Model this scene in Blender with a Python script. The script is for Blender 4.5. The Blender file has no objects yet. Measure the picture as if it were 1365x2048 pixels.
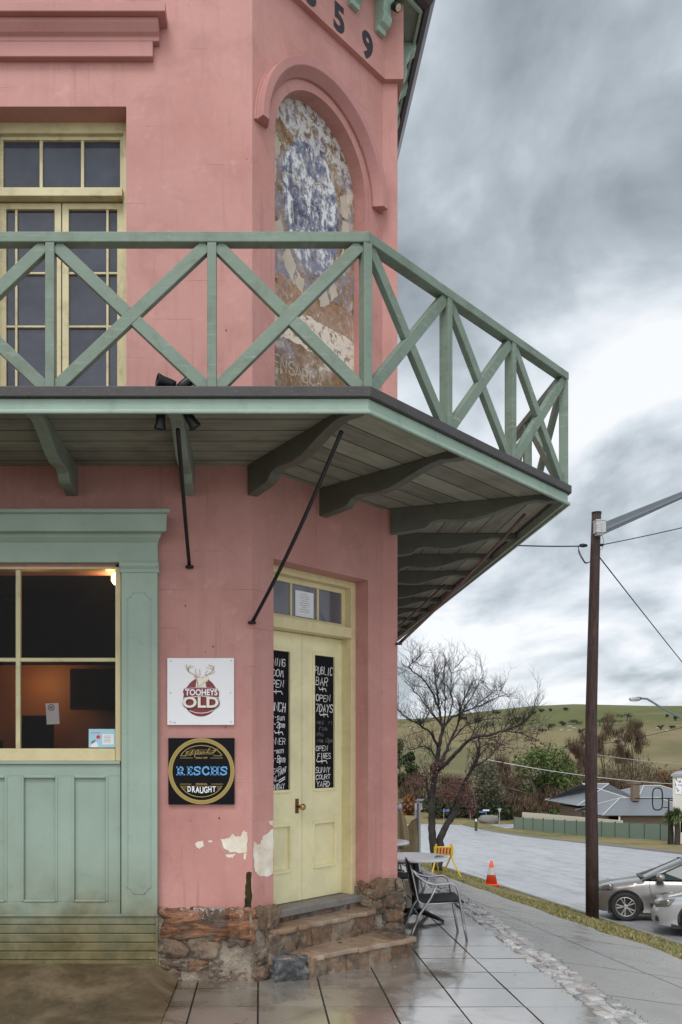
import bpy, bmesh, math, random
from mathutils import Vector, Matrix, noise
R = math.radians
SC = bpy.context.scene
COL = SC.collection

# ------------------------------------------------------------ camera
CAM_H = 1.65
F, PX, PY = 1680.0, 520.0, 1500.0        # focal length and principal point, in photograph pixels
cd = bpy.data.cameras.new('camera')
cam = bpy.data.objects.new('camera', cd); COL.objects.link(cam)
cam.location = (0, 0, CAM_H); cam.rotation_euler = (R(90), 0, 0)
cd.sensor_fit = 'VERTICAL'; cd.sensor_height = 36.0; cd.sensor_width = 24.0
cd.lens = F / 2048 * 36
cd.shift_x = (682.5 - PX) / 2048; cd.shift_y = (PY - 1024) / 2048
cd.clip_start = 0.05; cd.clip_end = 6000
SC.camera = cam
SC.view_settings.view_transform = 'Standard'; SC.view_settings.look = 'None'
SC.view_settings.exposure = 0.30; SC.view_settings.gamma = 1.0

def X(x, Y): return (x - PX) / F * Y
def Z(y, Y): return CAM_H + (PY - y) / F * Y

# ------------------------------------------------------------ sky
SUN_EL, SUN_AZ = 56, 200                  # azimuth: degrees clockwise from +Y
w = bpy.data.worlds.new('World'); SC.world = w; w.use_nodes = True
nt = w.node_tree; N = nt.nodes; L = nt.links
for n in list(N): N.remove(n)
def wn(t, **k):
    n = N.new(t)
    for a, b in k.items(): setattr(n, a, b)
    return n
def wmath(op, a, b=None, c=None, clamp=False):
    n = N.new('ShaderNodeMath'); n.operation = op; n.use_clamp = clamp
    for i, v in enumerate((a, b, c)):
        if v is None: continue
        if isinstance(v, (int, float)): n.inputs[i].default_value = v
        else: L.new(v, n.inputs[i])
    return n.outputs[0]
out = wn('ShaderNodeOutputWorld'); bg = wn('ShaderNodeBackground'); L.new(bg.outputs[0], out.inputs[0])
bg.inputs[1].default_value = 0.1
sky = wn('ShaderNodeTexSky', sky_type='NISHITA', sun_disc=False, sun_elevation=R(SUN_EL), sun_rotation=R(SUN_AZ))
tc = wn('ShaderNodeTexCoord'); sep = wn('ShaderNodeSeparateXYZ'); L.new(tc.outputs['Generated'], sep.inputs[0])
zc = wmath('MAXIMUM', sep.outputs[2], 0.0)
inv = wmath('DIVIDE', 1.0, wmath('ADD', zc, 0.32))
vs = wn('ShaderNodeVectorMath', operation='SCALE'); L.new(tc.outputs['Generated'], vs.inputs[0]); L.new(inv, vs.inputs[3])
mp = wn('ShaderNodeMapping'); L.new(vs.outputs[0], mp.inputs[0]); mp.inputs['Scale'].default_value = (1.35, 1.0, 1.7)
mp.inputs['Rotation'].default_value = (0, 0, R(25)); mp.inputs['Location'].default_value = (3.1, 1.4, 0.3)
n1 = wn('ShaderNodeTexNoise'); L.new(mp.outputs[0], n1.inputs[0])
n1.inputs['Scale'].default_value = 2.6; n1.inputs['Detail'].default_value = 8; n1.inputs['Roughness'].default_value = .52; n1.inputs['Distortion'].default_value = .25
n2 = wn('ShaderNodeTexNoise'); L.new(mp.outputs[0], n2.inputs[0])
n2.inputs['Scale'].default_value = .9; n2.inputs['Detail'].default_value = 3
er = wn('ShaderNodeValToRGB'); L.new(zc, er.inputs[0])
els = er.color_ramp.elements
els[0].position = 0.0; els[0].color = (.60,)*3 + (1,)
els[1].position = 1.0; els[1].color = (.95,)*3 + (1,)
for p, v in ((.05, .66), (.12, .74), (.20, .82), (.30, .88), (.38, .86), (.45, .76), (.54, .52), (.66, .36), (.85, .85)):
    e = els.new(p); e.color = (v, v, v, 1)
back = wmath('MULTIPLY', wmath('MAXIMUM', wmath('MULTIPLY', sep.outputs[1], -1.0), 0.0), 0.5)
side = wmath('MULTIPLY', sep.outputs[0], -0.28)
nsum = wmath('ADD', wmath('MULTIPLY', wmath('SUBTRACT', n1.outputs[0], .5), 2.6), wmath('MULTIPLY', wmath('SUBTRACT', n2.outputs[0], .5), 1.0))
fac = wmath('ADD', wmath('ADD', wmath('ADD', er.outputs[0], nsum), back), side, clamp=True)
cr = wn('ShaderNodeValToRGB'); L.new(fac, cr.inputs[0])
ce = cr.color_ramp.elements
ce[0].position = 0.0; ce[0].color = (.22, .255, .29, 1)
ce[1].position = 1.0; ce[1].color = (.90, .92, .95, 1)
e = ce.new(.45); e.color = (.44, .495, .54, 1)
e = ce.new(.75); e.color = (.70, .75, .80, 1)
gain = wn('ShaderNodeVectorMath', operation='SCALE'); L.new(cr.outputs[0], gain.inputs[0])
L.new(wmath('ADD', 9.0, wmath('MULTIPLY', back, 9.0)), gain.inputs[3])
mx = wn('ShaderNodeMix', data_type='RGBA'); mx.inputs[0].default_value = 0.94
L.new(sky.outputs[0], mx.inputs[6]); L.new(gain.outputs[0], mx.inputs[7]); L.new(mx.outputs[2], bg.inputs[0])

sd = bpy.data.lights.new('sun', 'SUN'); sd.energy = 1.3; sd.angle = R(24); sd.color = (1, .97, .92)
sun = bpy.data.objects.new('sun', sd); COL.objects.link(sun)
az, el = R(SUN_AZ), R(SUN_EL)
sdir = Vector((math.sin(az)*math.cos(el), math.cos(az)*math.cos(el), math.sin(el)))
sun.rotation_euler = sdir.to_track_quat('Z', 'Y').to_euler(); sun.location = sdir*40

# ------------------------------------------------------------ mesh helpers
class MB:
    def __init__(s): s.v = []; s.f = []; s.m = []; s.mi = 0
    def add(s, vs, fs):
        b = len(s.v); s.v += [tuple(p) for p in vs]; s.f += [tuple(i+b for i in f) for f in fs]; s.m += [s.mi]*len(fs); return s
    def face(s, *p): return s.add(p, [tuple(range(len(p)))])
    def box(s, x0, x1, y0, y1, z0, z1, fn=None):
        p = [(x0,y0,z0),(x1,y0,z0),(x1,y1,z0),(x0,y1,z0),(x0,y0,z1),(x1,y0,z1),(x1,y1,z1),(x0,y1,z1)]
        if fn: p = [fn(*q) for q in p]
        return s.add(p, [(0,3,2,1),(4,5,6,7),(0,1,5,4),(1,2,6,5),(2,3,7,6),(3,0,4,7)])
    def bar(s, a, b, w, d, up=(0,0,1), ext=0):
        """a rectangular bar from a to b: w across (perpendicular to up), d along up-ish"""
        a, b = Vector(a), Vector(b); t = (b-a).normalized(); a = a - t*ext; b = b + t*ext
        u = Vector(up); sx = t.cross(u)
        if sx.length < 1e-4: sx = t.cross(Vector((1,0,0)))
        sx.normalize(); uz = sx.cross(t).normalized()
        c = [(-w/2,-d/2),(w/2,-d/2),(w/2,d/2),(-w/2,d/2)]
        p = [a + sx*i + uz*j for i, j in c] + [b + sx*i + uz*j for i, j in c]
        return s.add(p, [(3,2,1,0),(4,5,6,7),(0,1,5,4),(1,2,6,5),(2,3,7,6),(3,0,4,7)])
    def prism(s, poly, fn, d0, d1):
        """2-D polygon, fn(p, q, d) -> point; closed between d0 and d1"""
        n = len(poly); a = [fn(p, q, d0) for p, q in poly]; b = [fn(p, q, d1) for p, q in poly]
        return s.add(a + b, [tuple(range(n-1, -1, -1)), tuple(range(n, 2*n))] + [(i, (i+1) % n, n+(i+1) % n, n+i) for i in range(n)])
    def loft(s, rings, closed=True, caps=True):
        n = len(rings[0]); vs = [p for r in rings for p in r]; fs = []
        for k in range(len(rings)-1):
            for i in range(n if closed else n-1):
                j = (i+1) % n; fs.append((k*n+i, k*n+j, (k+1)*n+j, (k+1)*n+i))
        if caps and closed: fs += [tuple(range(n-1, -1, -1)), tuple(range((len(rings)-1)*n, len(rings)*n))]
        return s.add(vs, fs)
    def tube(s, pts, r, n=8, caps=True):
        pts = [Vector(p) for p in pts]; rs = r if isinstance(r, (list, tuple)) else [r]*len(pts)
        t0 = (pts[1]-pts[0]).normalized(); u = t0.orthogonal().normalized(); rings = []
        for i, p in enumerate(pts):
            t = ((pts[min(i+1, len(pts)-1)] - pts[max(i-1, 0)])).normalized()
            u = (u - t*u.dot(t)); u = u.normalized() if u.length > 1e-6 else t.orthogonal().normalized(); v = t.cross(u)
            rings.append([p + (u*math.cos(2*math.pi*k/n) + v*math.sin(2*math.pi*k/n))*rs[i] for k in range(n)])
        return s.loft(rings, caps=caps)
    def lathe(s, prof, c=(0,0,0), n=24, M=None):
        """prof: (r, z) list turned about z through c"""
        rings = [[Vector((r*math.cos(2*math.pi*k/n), r*math.sin(2*math.pi*k/n), z)) for k in range(n)] for r, z in prof]
        if M is not None: rings = [[M @ p for p in g] for g in rings]
        rings = [[p + Vector(c) for p in g] for g in rings]
        return s.loft(rings)
    def blob(s, c, sz, seed=0, box=.6, amp=.12, n=4, rot=None, freq=1.3):
        """rounded, noisy stone-like lump"""
        idx = {}; vs = []; fs = []; off = Vector((seed*7.3 % 91, seed*3.1 % 57, seed*5.7 % 73))
        def vert(p):
            key = tuple(round(q, 4) for q in p)
            if key not in idx:
                q = Vector(p); sp = q.normalized()*1.2; q = sp.lerp(q, box)
                q *= 1 + amp*noise.noise(q*freq + off) + amp*.5*noise.noise(q*3.1 + off)
                q = Vector((q.x*sz[0]/2, q.y*sz[1]/2, q.z*sz[2]/2))
                if rot: q = rot @ q
                idx[key] = len(vs); vs.append(q + Vector(c))
            return idx[key]
        for ax in range(3):
            for sg in (-1, 1):
                for i in range(n):
                    for j in range(n):
                        q = []
                        for (a, b) in ((i, j), (i+1, j), (i+1, j+1), (i, j+1)):
                            p = [0, 0, 0]; p[ax] = sg; p[(ax+1) % 3] = -1+2*a/n; p[(ax+2) % 3] = -1+2*b/n; q.append(vert(p))
                        fs.append(tuple(q) if sg > 0 else tuple(reversed(q)))
        return s.add(vs, fs)
    def text(s, body, size, fn, off=0, sx=1.0, align='CENTER', shear=0, space=1.0):
        """built-in font, flat; fn(p, q) -> point"""
        c = bpy.data.curves.new('lettering', 'FONT'); c.body = body; c.size = size; c.align_x = align; c.align_y = 'CENTER'
        c.offset = off; c.shear = shear; c.space_character = space; c.resolution_u = 4
        o = bpy.data.objects.new('lettering', c); COL.objects.link(o)
        dg = bpy.context.evaluated_depsgraph_get(); dg.update()
        me = bpy.data.meshes.new_from_object(o.evaluated_get(dg))
        s.add([fn(p.co.x*sx, p.co.y) for p in me.vertices], [tuple(q.vertices) for q in me.polygons])
        bpy.data.objects.remove(o); bpy.data.curves.remove(c); bpy.data.meshes.remove(me); return s
    def ribbon(s, pts, wd, fn):
        """a flat stroke through 2-D points"""
        pts = [Vector(p) for p in pts]; l, r = [], []
        for i, p in enumerate(pts):
            t = pts[min(i+1, len(pts)-1)] - pts[max(i-1, 0)]
            if t.length < 1e-9: t = Vector((1, 0))
            t.normalize(); nn = Vector((-t.y, t.x))*wd/2*(1 if not isinstance(wd, list) else 1)
            if i == 0: p = p - t*wd*.3
            if i == len(pts)-1: p = p + t*wd*.3
            l.append(p+nn); r.append(p-nn)
        vs = [fn(p.x, p.y) for p in l] + [fn(p.x, p.y) for p in r]; n = len(pts)
        return s.add(vs, [(i, n+i, n+i+1, i+1) for i in range(n-1)])
    def build(s, name, mat, parent=None, smooth=False, bevel=0, seg=2, fix=True, subd=0):
        me = bpy.data.meshes.new(name); me.from_pydata(s.v, [], s.f)
        mats = mat if isinstance(mat, list) else [mat]
        for m in mats: me.materials.append(m)
        if len(mats) > 1: me.polygons.foreach_set('material_index', s.m)
        if fix:
            b = bmesh.new(); b.from_mesh(me); bmesh.ops.recalc_face_normals(b, faces=b.faces); b.to_mesh(me); b.free()
        if smooth: me.polygons.foreach_set('use_smooth', [True]*len(me.polygons))
        me.update()
        o = bpy.data.objects.new(name, me); COL.objects.link(o)
        if parent is not None:
            o.parent = parent; o.matrix_parent_inverse = world_of(parent).inverted()
        if bevel:
            m = o.modifiers.new('bevel', 'BEVEL'); m.width = bevel; m.segments = seg; m.limit_method = 'ANGLE'; m.angle_limit = R(40); m.harden_normals = False
        if subd:
            m = o.modifiers.new('subd', 'SUBSURF'); m.levels = subd; m.render_levels = subd
        return o
def world_of(o):
    m = o.matrix_basis.copy()
    if o.parent: m = world_of(o.parent) @ o.matrix_parent_inverse @ m
    return m
def tag(o, label, cat, group=None):
    o['label'] = label; o['category'] = cat
    if group: o['group'] = group
    return o
def thing(name, label, cat, loc=(0,0,0), group=None):
    o = bpy.data.objects.new(name, None); COL.objects.link(o); o.location = loc; o.empty_display_size = .2
    return tag(o, label, cat, group)
def struct(o, kind='structure'): o['kind'] = kind; return o
def copy_tree(o, parent=None):
    c = o.copy(); COL.objects.link(c)
    if parent is not None: c.parent = parent; c.matrix_parent_inverse = o.matrix_parent_inverse.copy()
    for ch in list(o.children): copy_tree(ch, c)
    return c

# ------------------------------------------------------------ material helpers
class NB:
    def __init__(s, name):
        s.mat = bpy.data.materials.new(name); s.mat.use_nodes = True; s.t = s.mat.node_tree; s.N = s.t.nodes; s.L = s.t.links
        s.p = s.N['Principled BSDF']; s.out = s.N['Material Output']
        s.co = s.N.new('ShaderNodeTexCoord').outputs['Object']
    def put(s, sock, v):
        if isinstance(v, (int, float)): sock.default_value = v
        elif isinstance(v, (tuple, list)): sock.default_value = tuple(v) + ((1,) if len(v) == 3 and len(sock.default_value) == 4 else ())
        else: s.L.new(v, sock)
    def math(s, op, a, b=None, c=None, clamp=False):
        n = s.N.new('ShaderNodeMath'); n.operation = op; n.use_clamp = clamp
        for i, v in enumerate((a, b, c)):
            if v is not None: s.put(n.inputs[i], v)
        return n.outputs[0]
    def map(s, scale=(1,1,1), rot=(0,0,0), loc=(0,0,0), src=None):
        n = s.N.new('ShaderNodeMapping'); s.L.new(src or s.co, n.inputs[0])
        n.inputs['Scale'].default_value = scale; n.inputs['Rotation'].default_value = rot; n.inputs['Location'].default_value = loc
        return n.outputs[0]
    def noise(s, scale, detail=4, rough=.55, dist=0, vec=None):
        n = s.N.new('ShaderNodeTexNoise'); s.L.new(vec or s.co, n.inputs[0])
        n.inputs['Scale'].default_value = scale; n.inputs['Detail'].default_value = detail; n.inputs['Roughness'].default_value = rough; n.inputs['Distortion'].default_value = dist
        return n.outputs[0]
    def voro(s, scale, feature='F1', vec=None, out='Distance'):
        n = s.N.new('ShaderNodeTexVoronoi'); n.feature = feature; s.L.new(vec or s.co, n.inputs['Vector']); n.inputs['Scale'].default_value = scale
        return n.outputs[out]
    def ramp(s, f, *st):
        n = s.N.new('ShaderNodeValToRGB'); s.put(n.inputs[0], f); e = n.color_ramp.elements
        while len(e) < len(st): e.new(.5)
        for k, (p, c) in enumerate(st):
            e[k].position = p; e[k].color = ((c,)*3 if isinstance(c, (int, float)) else tuple(c)) + (1,)
        return n.outputs[0]
    def mix(s, f, a, b, mode='MIX'):
        n = s.N.new('ShaderNodeMix'); n.data_type = 'RGBA'; n.blend_type = mode
        s.put(n.inputs[0], f); s.put(n.inputs[6], a); s.put(n.inputs[7], b); return n.outputs[2]
    def sep(s, v=None):
        n = s.N.new('ShaderNodeSeparateXYZ'); s.L.new(v or s.co, n.inputs[0]); return n.outputs
    def island(s): return s.N.new('ShaderNodeNewGeometry').outputs['Random Per Island']
    def bump(s, h, strength=.3, dist=.01):
        n = s.N.new('ShaderNodeBump'); n.inputs['Strength'].default_value = strength; n.inputs['Distance'].default_value = dist
        s.L.new(h, n.inputs['Height']); s.L.new(n.outputs[0], s.p.inputs['Normal'])
    def fin(s, col=None, rough=None, metal=None, spec=None, **k):
        if col is not None: s.put(s.p.inputs['Base Color'], col)
        if rough is not None: s.put(s.p.inputs['Roughness'], rough)
        if metal is not None: s.put(s.p.inputs['Metallic'], metal)
        if spec is not None: s.put(s.p.inputs['Specular IOR Level'], spec)
        for a, b in k.items(): s.put(s.p.inputs[a], b)
        return s.mat
def plain(name, col, rough=.5, metal=0, var=.12, scale=6, bump=0, spec=.5):
    b = NB(name); n = b.noise(scale, 5)
    c = b.mix(b.math('MULTIPLY', n, 1.0), tuple(q*(1-var) for q in col), tuple(min(q*(1+var), 1) for q in col))
    if bump: b.bump(b.noise(scale*9, 3), bump, .004)
    return b.fin(c, b.math('ADD', rough-.06, b.math('MULTIPLY', n, .12)), metal, spec)

# pink render wall: faint block courses, blotches, fine dirt
b = NB('pink_render'); s3 = b.sep()
n = b.noise(1.1, 5, .6); n2_ = b.noise(16, 6, .7); n3_ = b.noise(3.2, 7, .65, .6); n4_ = b.noise(.55, 3, .5)
c = b.ramp(n, (.35, (.455, .213, .188)), (.65, (.55, .272, .24)))
c = b.mix(b.ramp(n4_, (.42, 0), (.60, .55)), c, (.49, .258, .235))
c = b.mix(b.ramp(n3_, (.50, 0), (.68, .45)), c, (.37, .17, .15))
c = b.mix(b.ramp(b.noise(7, 7, .75, .3), (.58, 0), (.68, .35)), c, (.62, .37, .33))
c = b.mix(b.ramp(n2_, (.50, 0), (.80, .16)), c, (.68, .40, .36))
zz = b.math('ABSOLUTE', b.math('SUBTRACT', b.math('FRACT', b.math('DIVIDE', b.math('ADD', s3[2], .015), .285)), .5))
line = b.math('MULTIPLY', b.math('GREATER_THAN', zz, .4925), b.ramp(b.noise(2.3, 5, .7), (.54, 0), (.62, .7)))
c = b.mix(line, c, (.27, .10, .09))
vst = b.noise(3, 5, .6, vec=b.map((3.5, 3.5, .22)))
c = b.mix(b.ramp(vst, (.54, 0), (.74, .24)), c, (.30, .145, .125))
c = b.mix(b.ramp(b.noise(2, 6, .7, .2, vec=b.map((9, 9, .35))), (.60, 0), (.70, .30)), c, (.16, .08, .07))
b.bump(b.math('ADD', b.math('MULTIPLY', b.noise(60, 4), .5), b.math('MULTIPLY', b.noise(7, 4), .8)), .22, .008)
M_PINK = b.fin(c, .62, spec=.35)
b = NB('pink_trim'); n = b.noise(2.0, 5); c = b.ramp(n, (.3, (.42, .195, .18)), (.7, (.50, .245, .225)))
c = b.mix(b.ramp(b.noise(5, 5, .6, vec=b.map((4, 4, .4))), (.55, 0), (.8, .35)), c, (.28, .13, .11)); b.bump(b.noise(50, 4), .15, .006); M_TRIM = b.fin(c, .6, spec=.35)

def weathered(name, base, dark, worn, rough=.45, grain=(1, 1, 12), dirt=.6, wear=.0, bl=.12):
    b = NB(name)
    n = b.noise(3.5, 5, .6); g = b.noise(5, 6, .65, vec=b.map(grain))
    c = b.ramp(n, (.3, tuple(q*.9 for q in base)), (.7, tuple(q*1.08 for q in base)))
    c = b.mix(b.ramp(b.noise(6, 7, .7, .5), (.50, 0), (.68, dirt)), c, dark)
    c = b.mix(b.ramp(g, (.58, 0), (.72, wear)), c, worn)
    b.bump(b.math('ADD', g, b.math('MULTIPLY', b.noise(40, 3), .3)), bl, .004)
    return b.fin(c, b.math('ADD', rough-.08, b.math('MULTIPLY', n, .16)), spec=.4)
M_GREEN = weathered('green_paint', (.18, .24, .19), (.13, .16, .115), (.36, .40, .35), .45, dirt=.85, wear=.65)
M_GREENF = weathered('green_fascia_paint', (.31, .42, .345), (.17, .21, .17), (.42, .5, .44), .38, dirt=.35, wear=.2)
# shopfront joinery: pale green, road dirt splashed along the bottom (a stain with a height of its own)
b = NB('green_joinery'); s3 = b.sep(); n = b.noise(3, 5)
c = b.ramp(n, (.3, (.29, .375, .31)), (.7, (.335, .43, .36)))
c = b.mix(b.ramp(b.noise(8, 6, .7, .4), (.58, 0), (.78, .4)), c, (.17, .20, .15))
splash = b.math('ADD', b.ramp(b.math('ADD', s3[2], b.math('MULTIPLY', b.math('SUBTRACT', b.noise(2.6, 5, .6), .5), .55)), (.15, .96), (.40, .80), (.62, .28), (.90, 0)), 0)
c = b.mix(splash, c, b.ramp(b.noise(6, 6, .7, .4), (.4, (.10, .08, .028)), (.6, (.175, .14, .06))))
c = b.mix(b.ramp(b.noise(22, 3, .6), (.70, 0), (.74, .55)), c, (.34, .40, .33))
b.bump(b.noise(30, 4), .12, .004); M_JOIN = b.fin(c, .45, spec=.35)
# soffit boards: run along local X of a rotated object, UV free
def boards(name, pitch, axis, base, dark):
    b = NB(name); s = b.sep(); q = s[axis]
    fr = b.math('ABSOLUTE', b.math('SUBTRACT', b.math('FRACT', b.math('DIVIDE', q, pitch)), .5))
    gap = b.math('GREATER_THAN', fr, .472)
    cell = b.math('FLOOR', b.math('DIVIDE', q, pitch))
    sc = [9, 9, 9]; sc[1-axis] = 1.1
    g = b.noise(2.2, 6, .65, .2, vec=b.map(tuple(sc)))
    wn_ = b.N.new('ShaderNodeTexWhiteNoise'); wn_.noise_dimensions = '1D'; b.L.new(cell, wn_.inputs['W'])
    c = b.ramp(b.math('ADD', b.math('MULTIPLY', g, .75), b.math('MULTIPLY', wn_.outputs[0], .3)), (.3, tuple(q*.6 for q in base)), (.85, tuple(q*1.35 for q in base)))
    c = b.mix(b.ramp(b.noise(2.1, 5), (.5, 0), (.7, .5)), c, dark)
    c = b.mix(gap, c, (.012, .012, .01))
    b.bump(b.math('SUBTRACT', g, b.math('MULTIPLY', gap, 3)), .2, .006)
    return b.fin(c, .6, spec=.3)
M_SOFF = boards('soffit_boards', .19, 1, (.27, .275, .22), (.10, .09, .07))
M_BRACK = weathered('bracket_paint', (.105, .11, .09), (.07, .065, .05), (.22, .23, .2), .5, dirt=.6)
M_BRACKF = weathered('bracket_green_paint', (.22, .27, .22), (.12, .13, .10), (.3, .35, .3), .45, dirt=.5)
M_CAP = weathered('weathered_deck_edge', (.06, .055, .055), (.03, .025, .03), (.22, .21, .2), .5, grain=(8, 8, 20), dirt=.6, wear=.5)
M_YEL = weathered('yellow_joinery_paint', (.66, .57, .33), (.30, .25, .12), (.70, .66, .48), .42, dirt=.22, wear=.2)
M_CREAM = weathered('cream_door_paint', (.76, .70, .43), (.42, .37, .20), (.72, .68, .46), .4, dirt=.18, wear=.12, grain=(2, 2, 9))
M_UPYEL = weathered('worn_cream_window_paint', (.58, .52, .31), (.24, .20, .11), (.66, .64, .5), .45, dirt=.55, wear=.4)
M_BLACK = plain('black_iron', (.012, .012, .013), .45, .3, .3)
M_RUST = weathered('rusty_brown_iron', (.10, .055, .05), (.05, .025, .02), (.2, .1, .06), .5, dirt=.6)
M_GUT = weathered('purple_brown_gutter', (.055, .032, .042), (.03, .02, .025), (.10, .06, .07), .3, dirt=.4)
M_WOODG = weathered('grey_weathered_timber', (.20, .185, .17), (.08, .07, .06), (.33, .31, .29), .6, grain=(3, 3, 30), dirt=.5, wear=.5)
M_LETTER = plain('black_letter_paint', (.018, .018, .022), .5)
M_CHALKB = plain('chalkboard_black', (.009, .009, .011), .7, 0, .5, 3, 0, .12)
M_CHALK = plain('white_chalk', (.78, .78, .78), .8, 0, .15, 30)
M_CHALKF = plain('faded_chalk', (.16, .16, .17), .8, 0, .4, 30)
M_BRASS = plain('tarnished_brass', (.42, .27, .10), .28, 1, .3, 20)
M_RUSTP = plain('worn_brown_backplate', (.16, .07, .025), .5, .4, .4, 20)
M_PAPER = plain('white_paper', (.74, .75, .78), .7, 0, .04)
M_INK = plain('grey_ink', (.25, .25, .27), .8)
M_WHITE = plain('white_enamel', (.80, .80, .83), .35, 0, .03)
M_GOLD = plain('matt_gold_paint', (.40, .29, .085), .45, 0, .12)
M_MAROON = plain('maroon_paint', (.22, .022, .035), .4, 0, .2)
M_NAVY = plain('dark_outline_paint', (.05, .012, .022), .4)
M_BLUE = plain('sky_blue_paint', (.11, .35, .66), .4, 0, .06)
M_TAN = plain('pale_tan_paint', (.55, .43, .30), .5, 0, .2)
M_TANL = plain('cream_paint', (.78, .72, .62), .5, 0, .1)
M_BROWNL = plain('brown_line_paint', (.20, .12, .06), .5)
# glass
def glassy(name, tint, mixf, rough=.03):
    b = NB(name); tr = b.N.new('ShaderNodeBsdfTransparent'); tr.inputs[0].default_value = tint + (1,)
    gl = b.N.new('ShaderNodeBsdfGlossy'); gl.inputs['Roughness'].default_value = rough
    lw = b.N.new('ShaderNodeLayerWeight'); lw.inputs[0].default_value = mixf
    m = b.N.new('ShaderNodeMixShader'); b.L.new(lw.outputs['Fresnel'], m.inputs[0]); b.L.new(tr.outputs[0], m.inputs[1]); b.L.new(gl.outputs[0], m.inputs[2])
    du = b.N.new('ShaderNodeBsdfTranslucent'); du.inputs[0].default_value = (.8, .78, .75, 1)
    m2 = b.N.new('ShaderNodeMixShader'); b.put(m2.inputs[0], b.math('MULTIPLY', b.noise(9, 6, .7, .5), .012)); b.L.new(m.outputs[0], m2.inputs[1]); b.L.new(du.outputs[0], m2.inputs[2])
    b.L.new(m2.outputs[0], b.out.inputs[0]); return b.mat
M_GLASS = glassy('window_glass', (.85, .84, .82), .18, .06)
b = NB('curtained_upper_glass'); n = b.noise(3, 4); 
c = b.ramp(n, (.35, (.030, .034, .050)), (.65, (.060, .068, .092))); c = b.mix(b.ramp(b.noise(9, 6, .7), (.66, 0), (.75, .25)), c, (.3, .32, .36))
b.bump(b.noise(2.2, 3, .5), .10, .02)
M_UGLASS = b.fin(c, .05, spec=.6, IOR=1.45)
b = NB('fanlight_glass'); c = b.ramp(b.noise(2, 4), (.3, (.10, .10, .125)), (.7, (.17, .17, .20))); M_FGLASS = b.fin(c, .08, spec=.7)
M_DARK = plain('dark_interior', (.010, .006, .004), .8, 0, .3, 6, 0, .05)
# faded advertisement on the niche back: local X across, Z up, centred on the arch springing
b = NB('faded_wall_advertisement'); s3 = b.sep()
n = b.noise(3.4, 7, .62, .5); nf = b.noise(13, 7, .72, .5); nb = b.noise(2.1, 5, .6, .3); nk = b.noise(6, 6, .65, 1.2, vec=b.map((1.3, 1, .8)))
nt_ = b.math('ADD', b.math('MULTIPLY', n, .6), b.math('MULTIPLY', nf, .4))
c = b.ramp(nt_, (.38, (.15, .085, .04)), (.46, (.25, .155, .08)), (.53, (.33, .25, .20)), (.60, (.60, .54, .47)))
c = b.mix(b.ramp(nb, (.49, 0), (.57, .75)), c, b.ramp(nf, (.4, (.20, .19, .26)), (.6, (.40, .36, .38))))
ex = b.math('DIVIDE', b.math('ADD', s3[0], b.math('MULTIPLY', b.math('SUBTRACT', n, .5), .16)), .36)
ez = b.math('DIVIDE', b.math('ADD', s3[2], b.math('ADD', .25, b.math('MULTIPLY', b.math('SUBTRACT', nf, .5), .16))), .56)
rr = b.math('SQRT', b.math('ADD', b.math('MULTIPLY', ex, ex), b.math('MULTIPLY', ez, ez)))
disc = b.ramp(rr, (.93, 1), (.99, 0))
bl = b.ramp(b.math('ADD', b.math('MULTIPLY', nk, .55), b.math('MULTIPLY', nf, .45)), (.40, (.085, .095, .14)), (.47, (.18, .19, .26)), (.51, (.30, .31, .37)), (.545, (.70, .71, .72)))
c = b.mix(disc, c, bl)
top = b.math('MULTIPLY', b.ramp(s3[2], (.10, 0), (.30, 1)) if False else b.math('GREATER_THAN', b.math('ADD', s3[2], b.math('MULTIPLY', b.math('SUBTRACT', n, .5), .5)), .22), b.ramp(nf, (.46, 0), (.52, .85)))
c = b.mix(top, c, (.60, .60, .60))
tilt = b.math('ADD', s3[2], b.math('MULTIPLY', b.math('SUBTRACT', n, .5), .16))
band = lambda z0, z1: b.math('MULTIPLY', b.math('GREATER_THAN', tilt, z0), b.math('LESS_THAN', tilt, z1))
c = b.mix(b.math('MULTIPLY', band(-.93, -.60), b.ramp(nk, (.44, .85), (.53, .1))), c, (.25, .24, .30))
c = b.mix(b.math('MULTIPLY', band(-1.15, -.95), b.ramp(nk, (.42, .9), (.56, .25))), c, (.40, .24, .165))
c = b.mix(b.math('MULTIPLY', band(-1.44, -1.16), b.ramp(nf, (.42, .15), (.47, .95))), c, (.72, .64, .54))
c = b.mix(b.math('MULTIPLY', band(-2.6, -1.52), b.ramp(nk, (.45, .65), (.55, 0))), c, (.22, .135, .06))
c = b.mix(b.ramp(b.noise(18, 7, .78, .3), (.585, 0), (.625, .85)), c, (.70, .65, .58))
c = b.mix(b.ramp(b.noise(8, 7, .75, .9), (.59, 0), (.64, .85)), c, (.13, .08, .05))
b.bump(nf, .25, .006); M_MURAL = b.fin(c, .85, spec=.15)
M_GHOST = plain('faded_cream_lettering', (.50, .44, .35), .8, 0, .3, 9)
b = NB('bare_plaster'); n = b.noise(7, 6, .65, .3); c = b.ramp(n, (.35, (.62, .50, .38)), (.55, (.72, .66, .56)), (.7, (.80, .78, .74))); b.bump(n, .4, .006); M_PLAST = b.fin(c, .8, spec=.2)
b = NB('mossy_crack'); c = b.ramp(b.noise(14, 5, .7), (.35, (.018, .016, .006)), (.7, (.055, .048, .014))); b.bump(b.noise(20, 5), .6, .01); M_MOSS = b.fin(c, .9, spec=.2)
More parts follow.
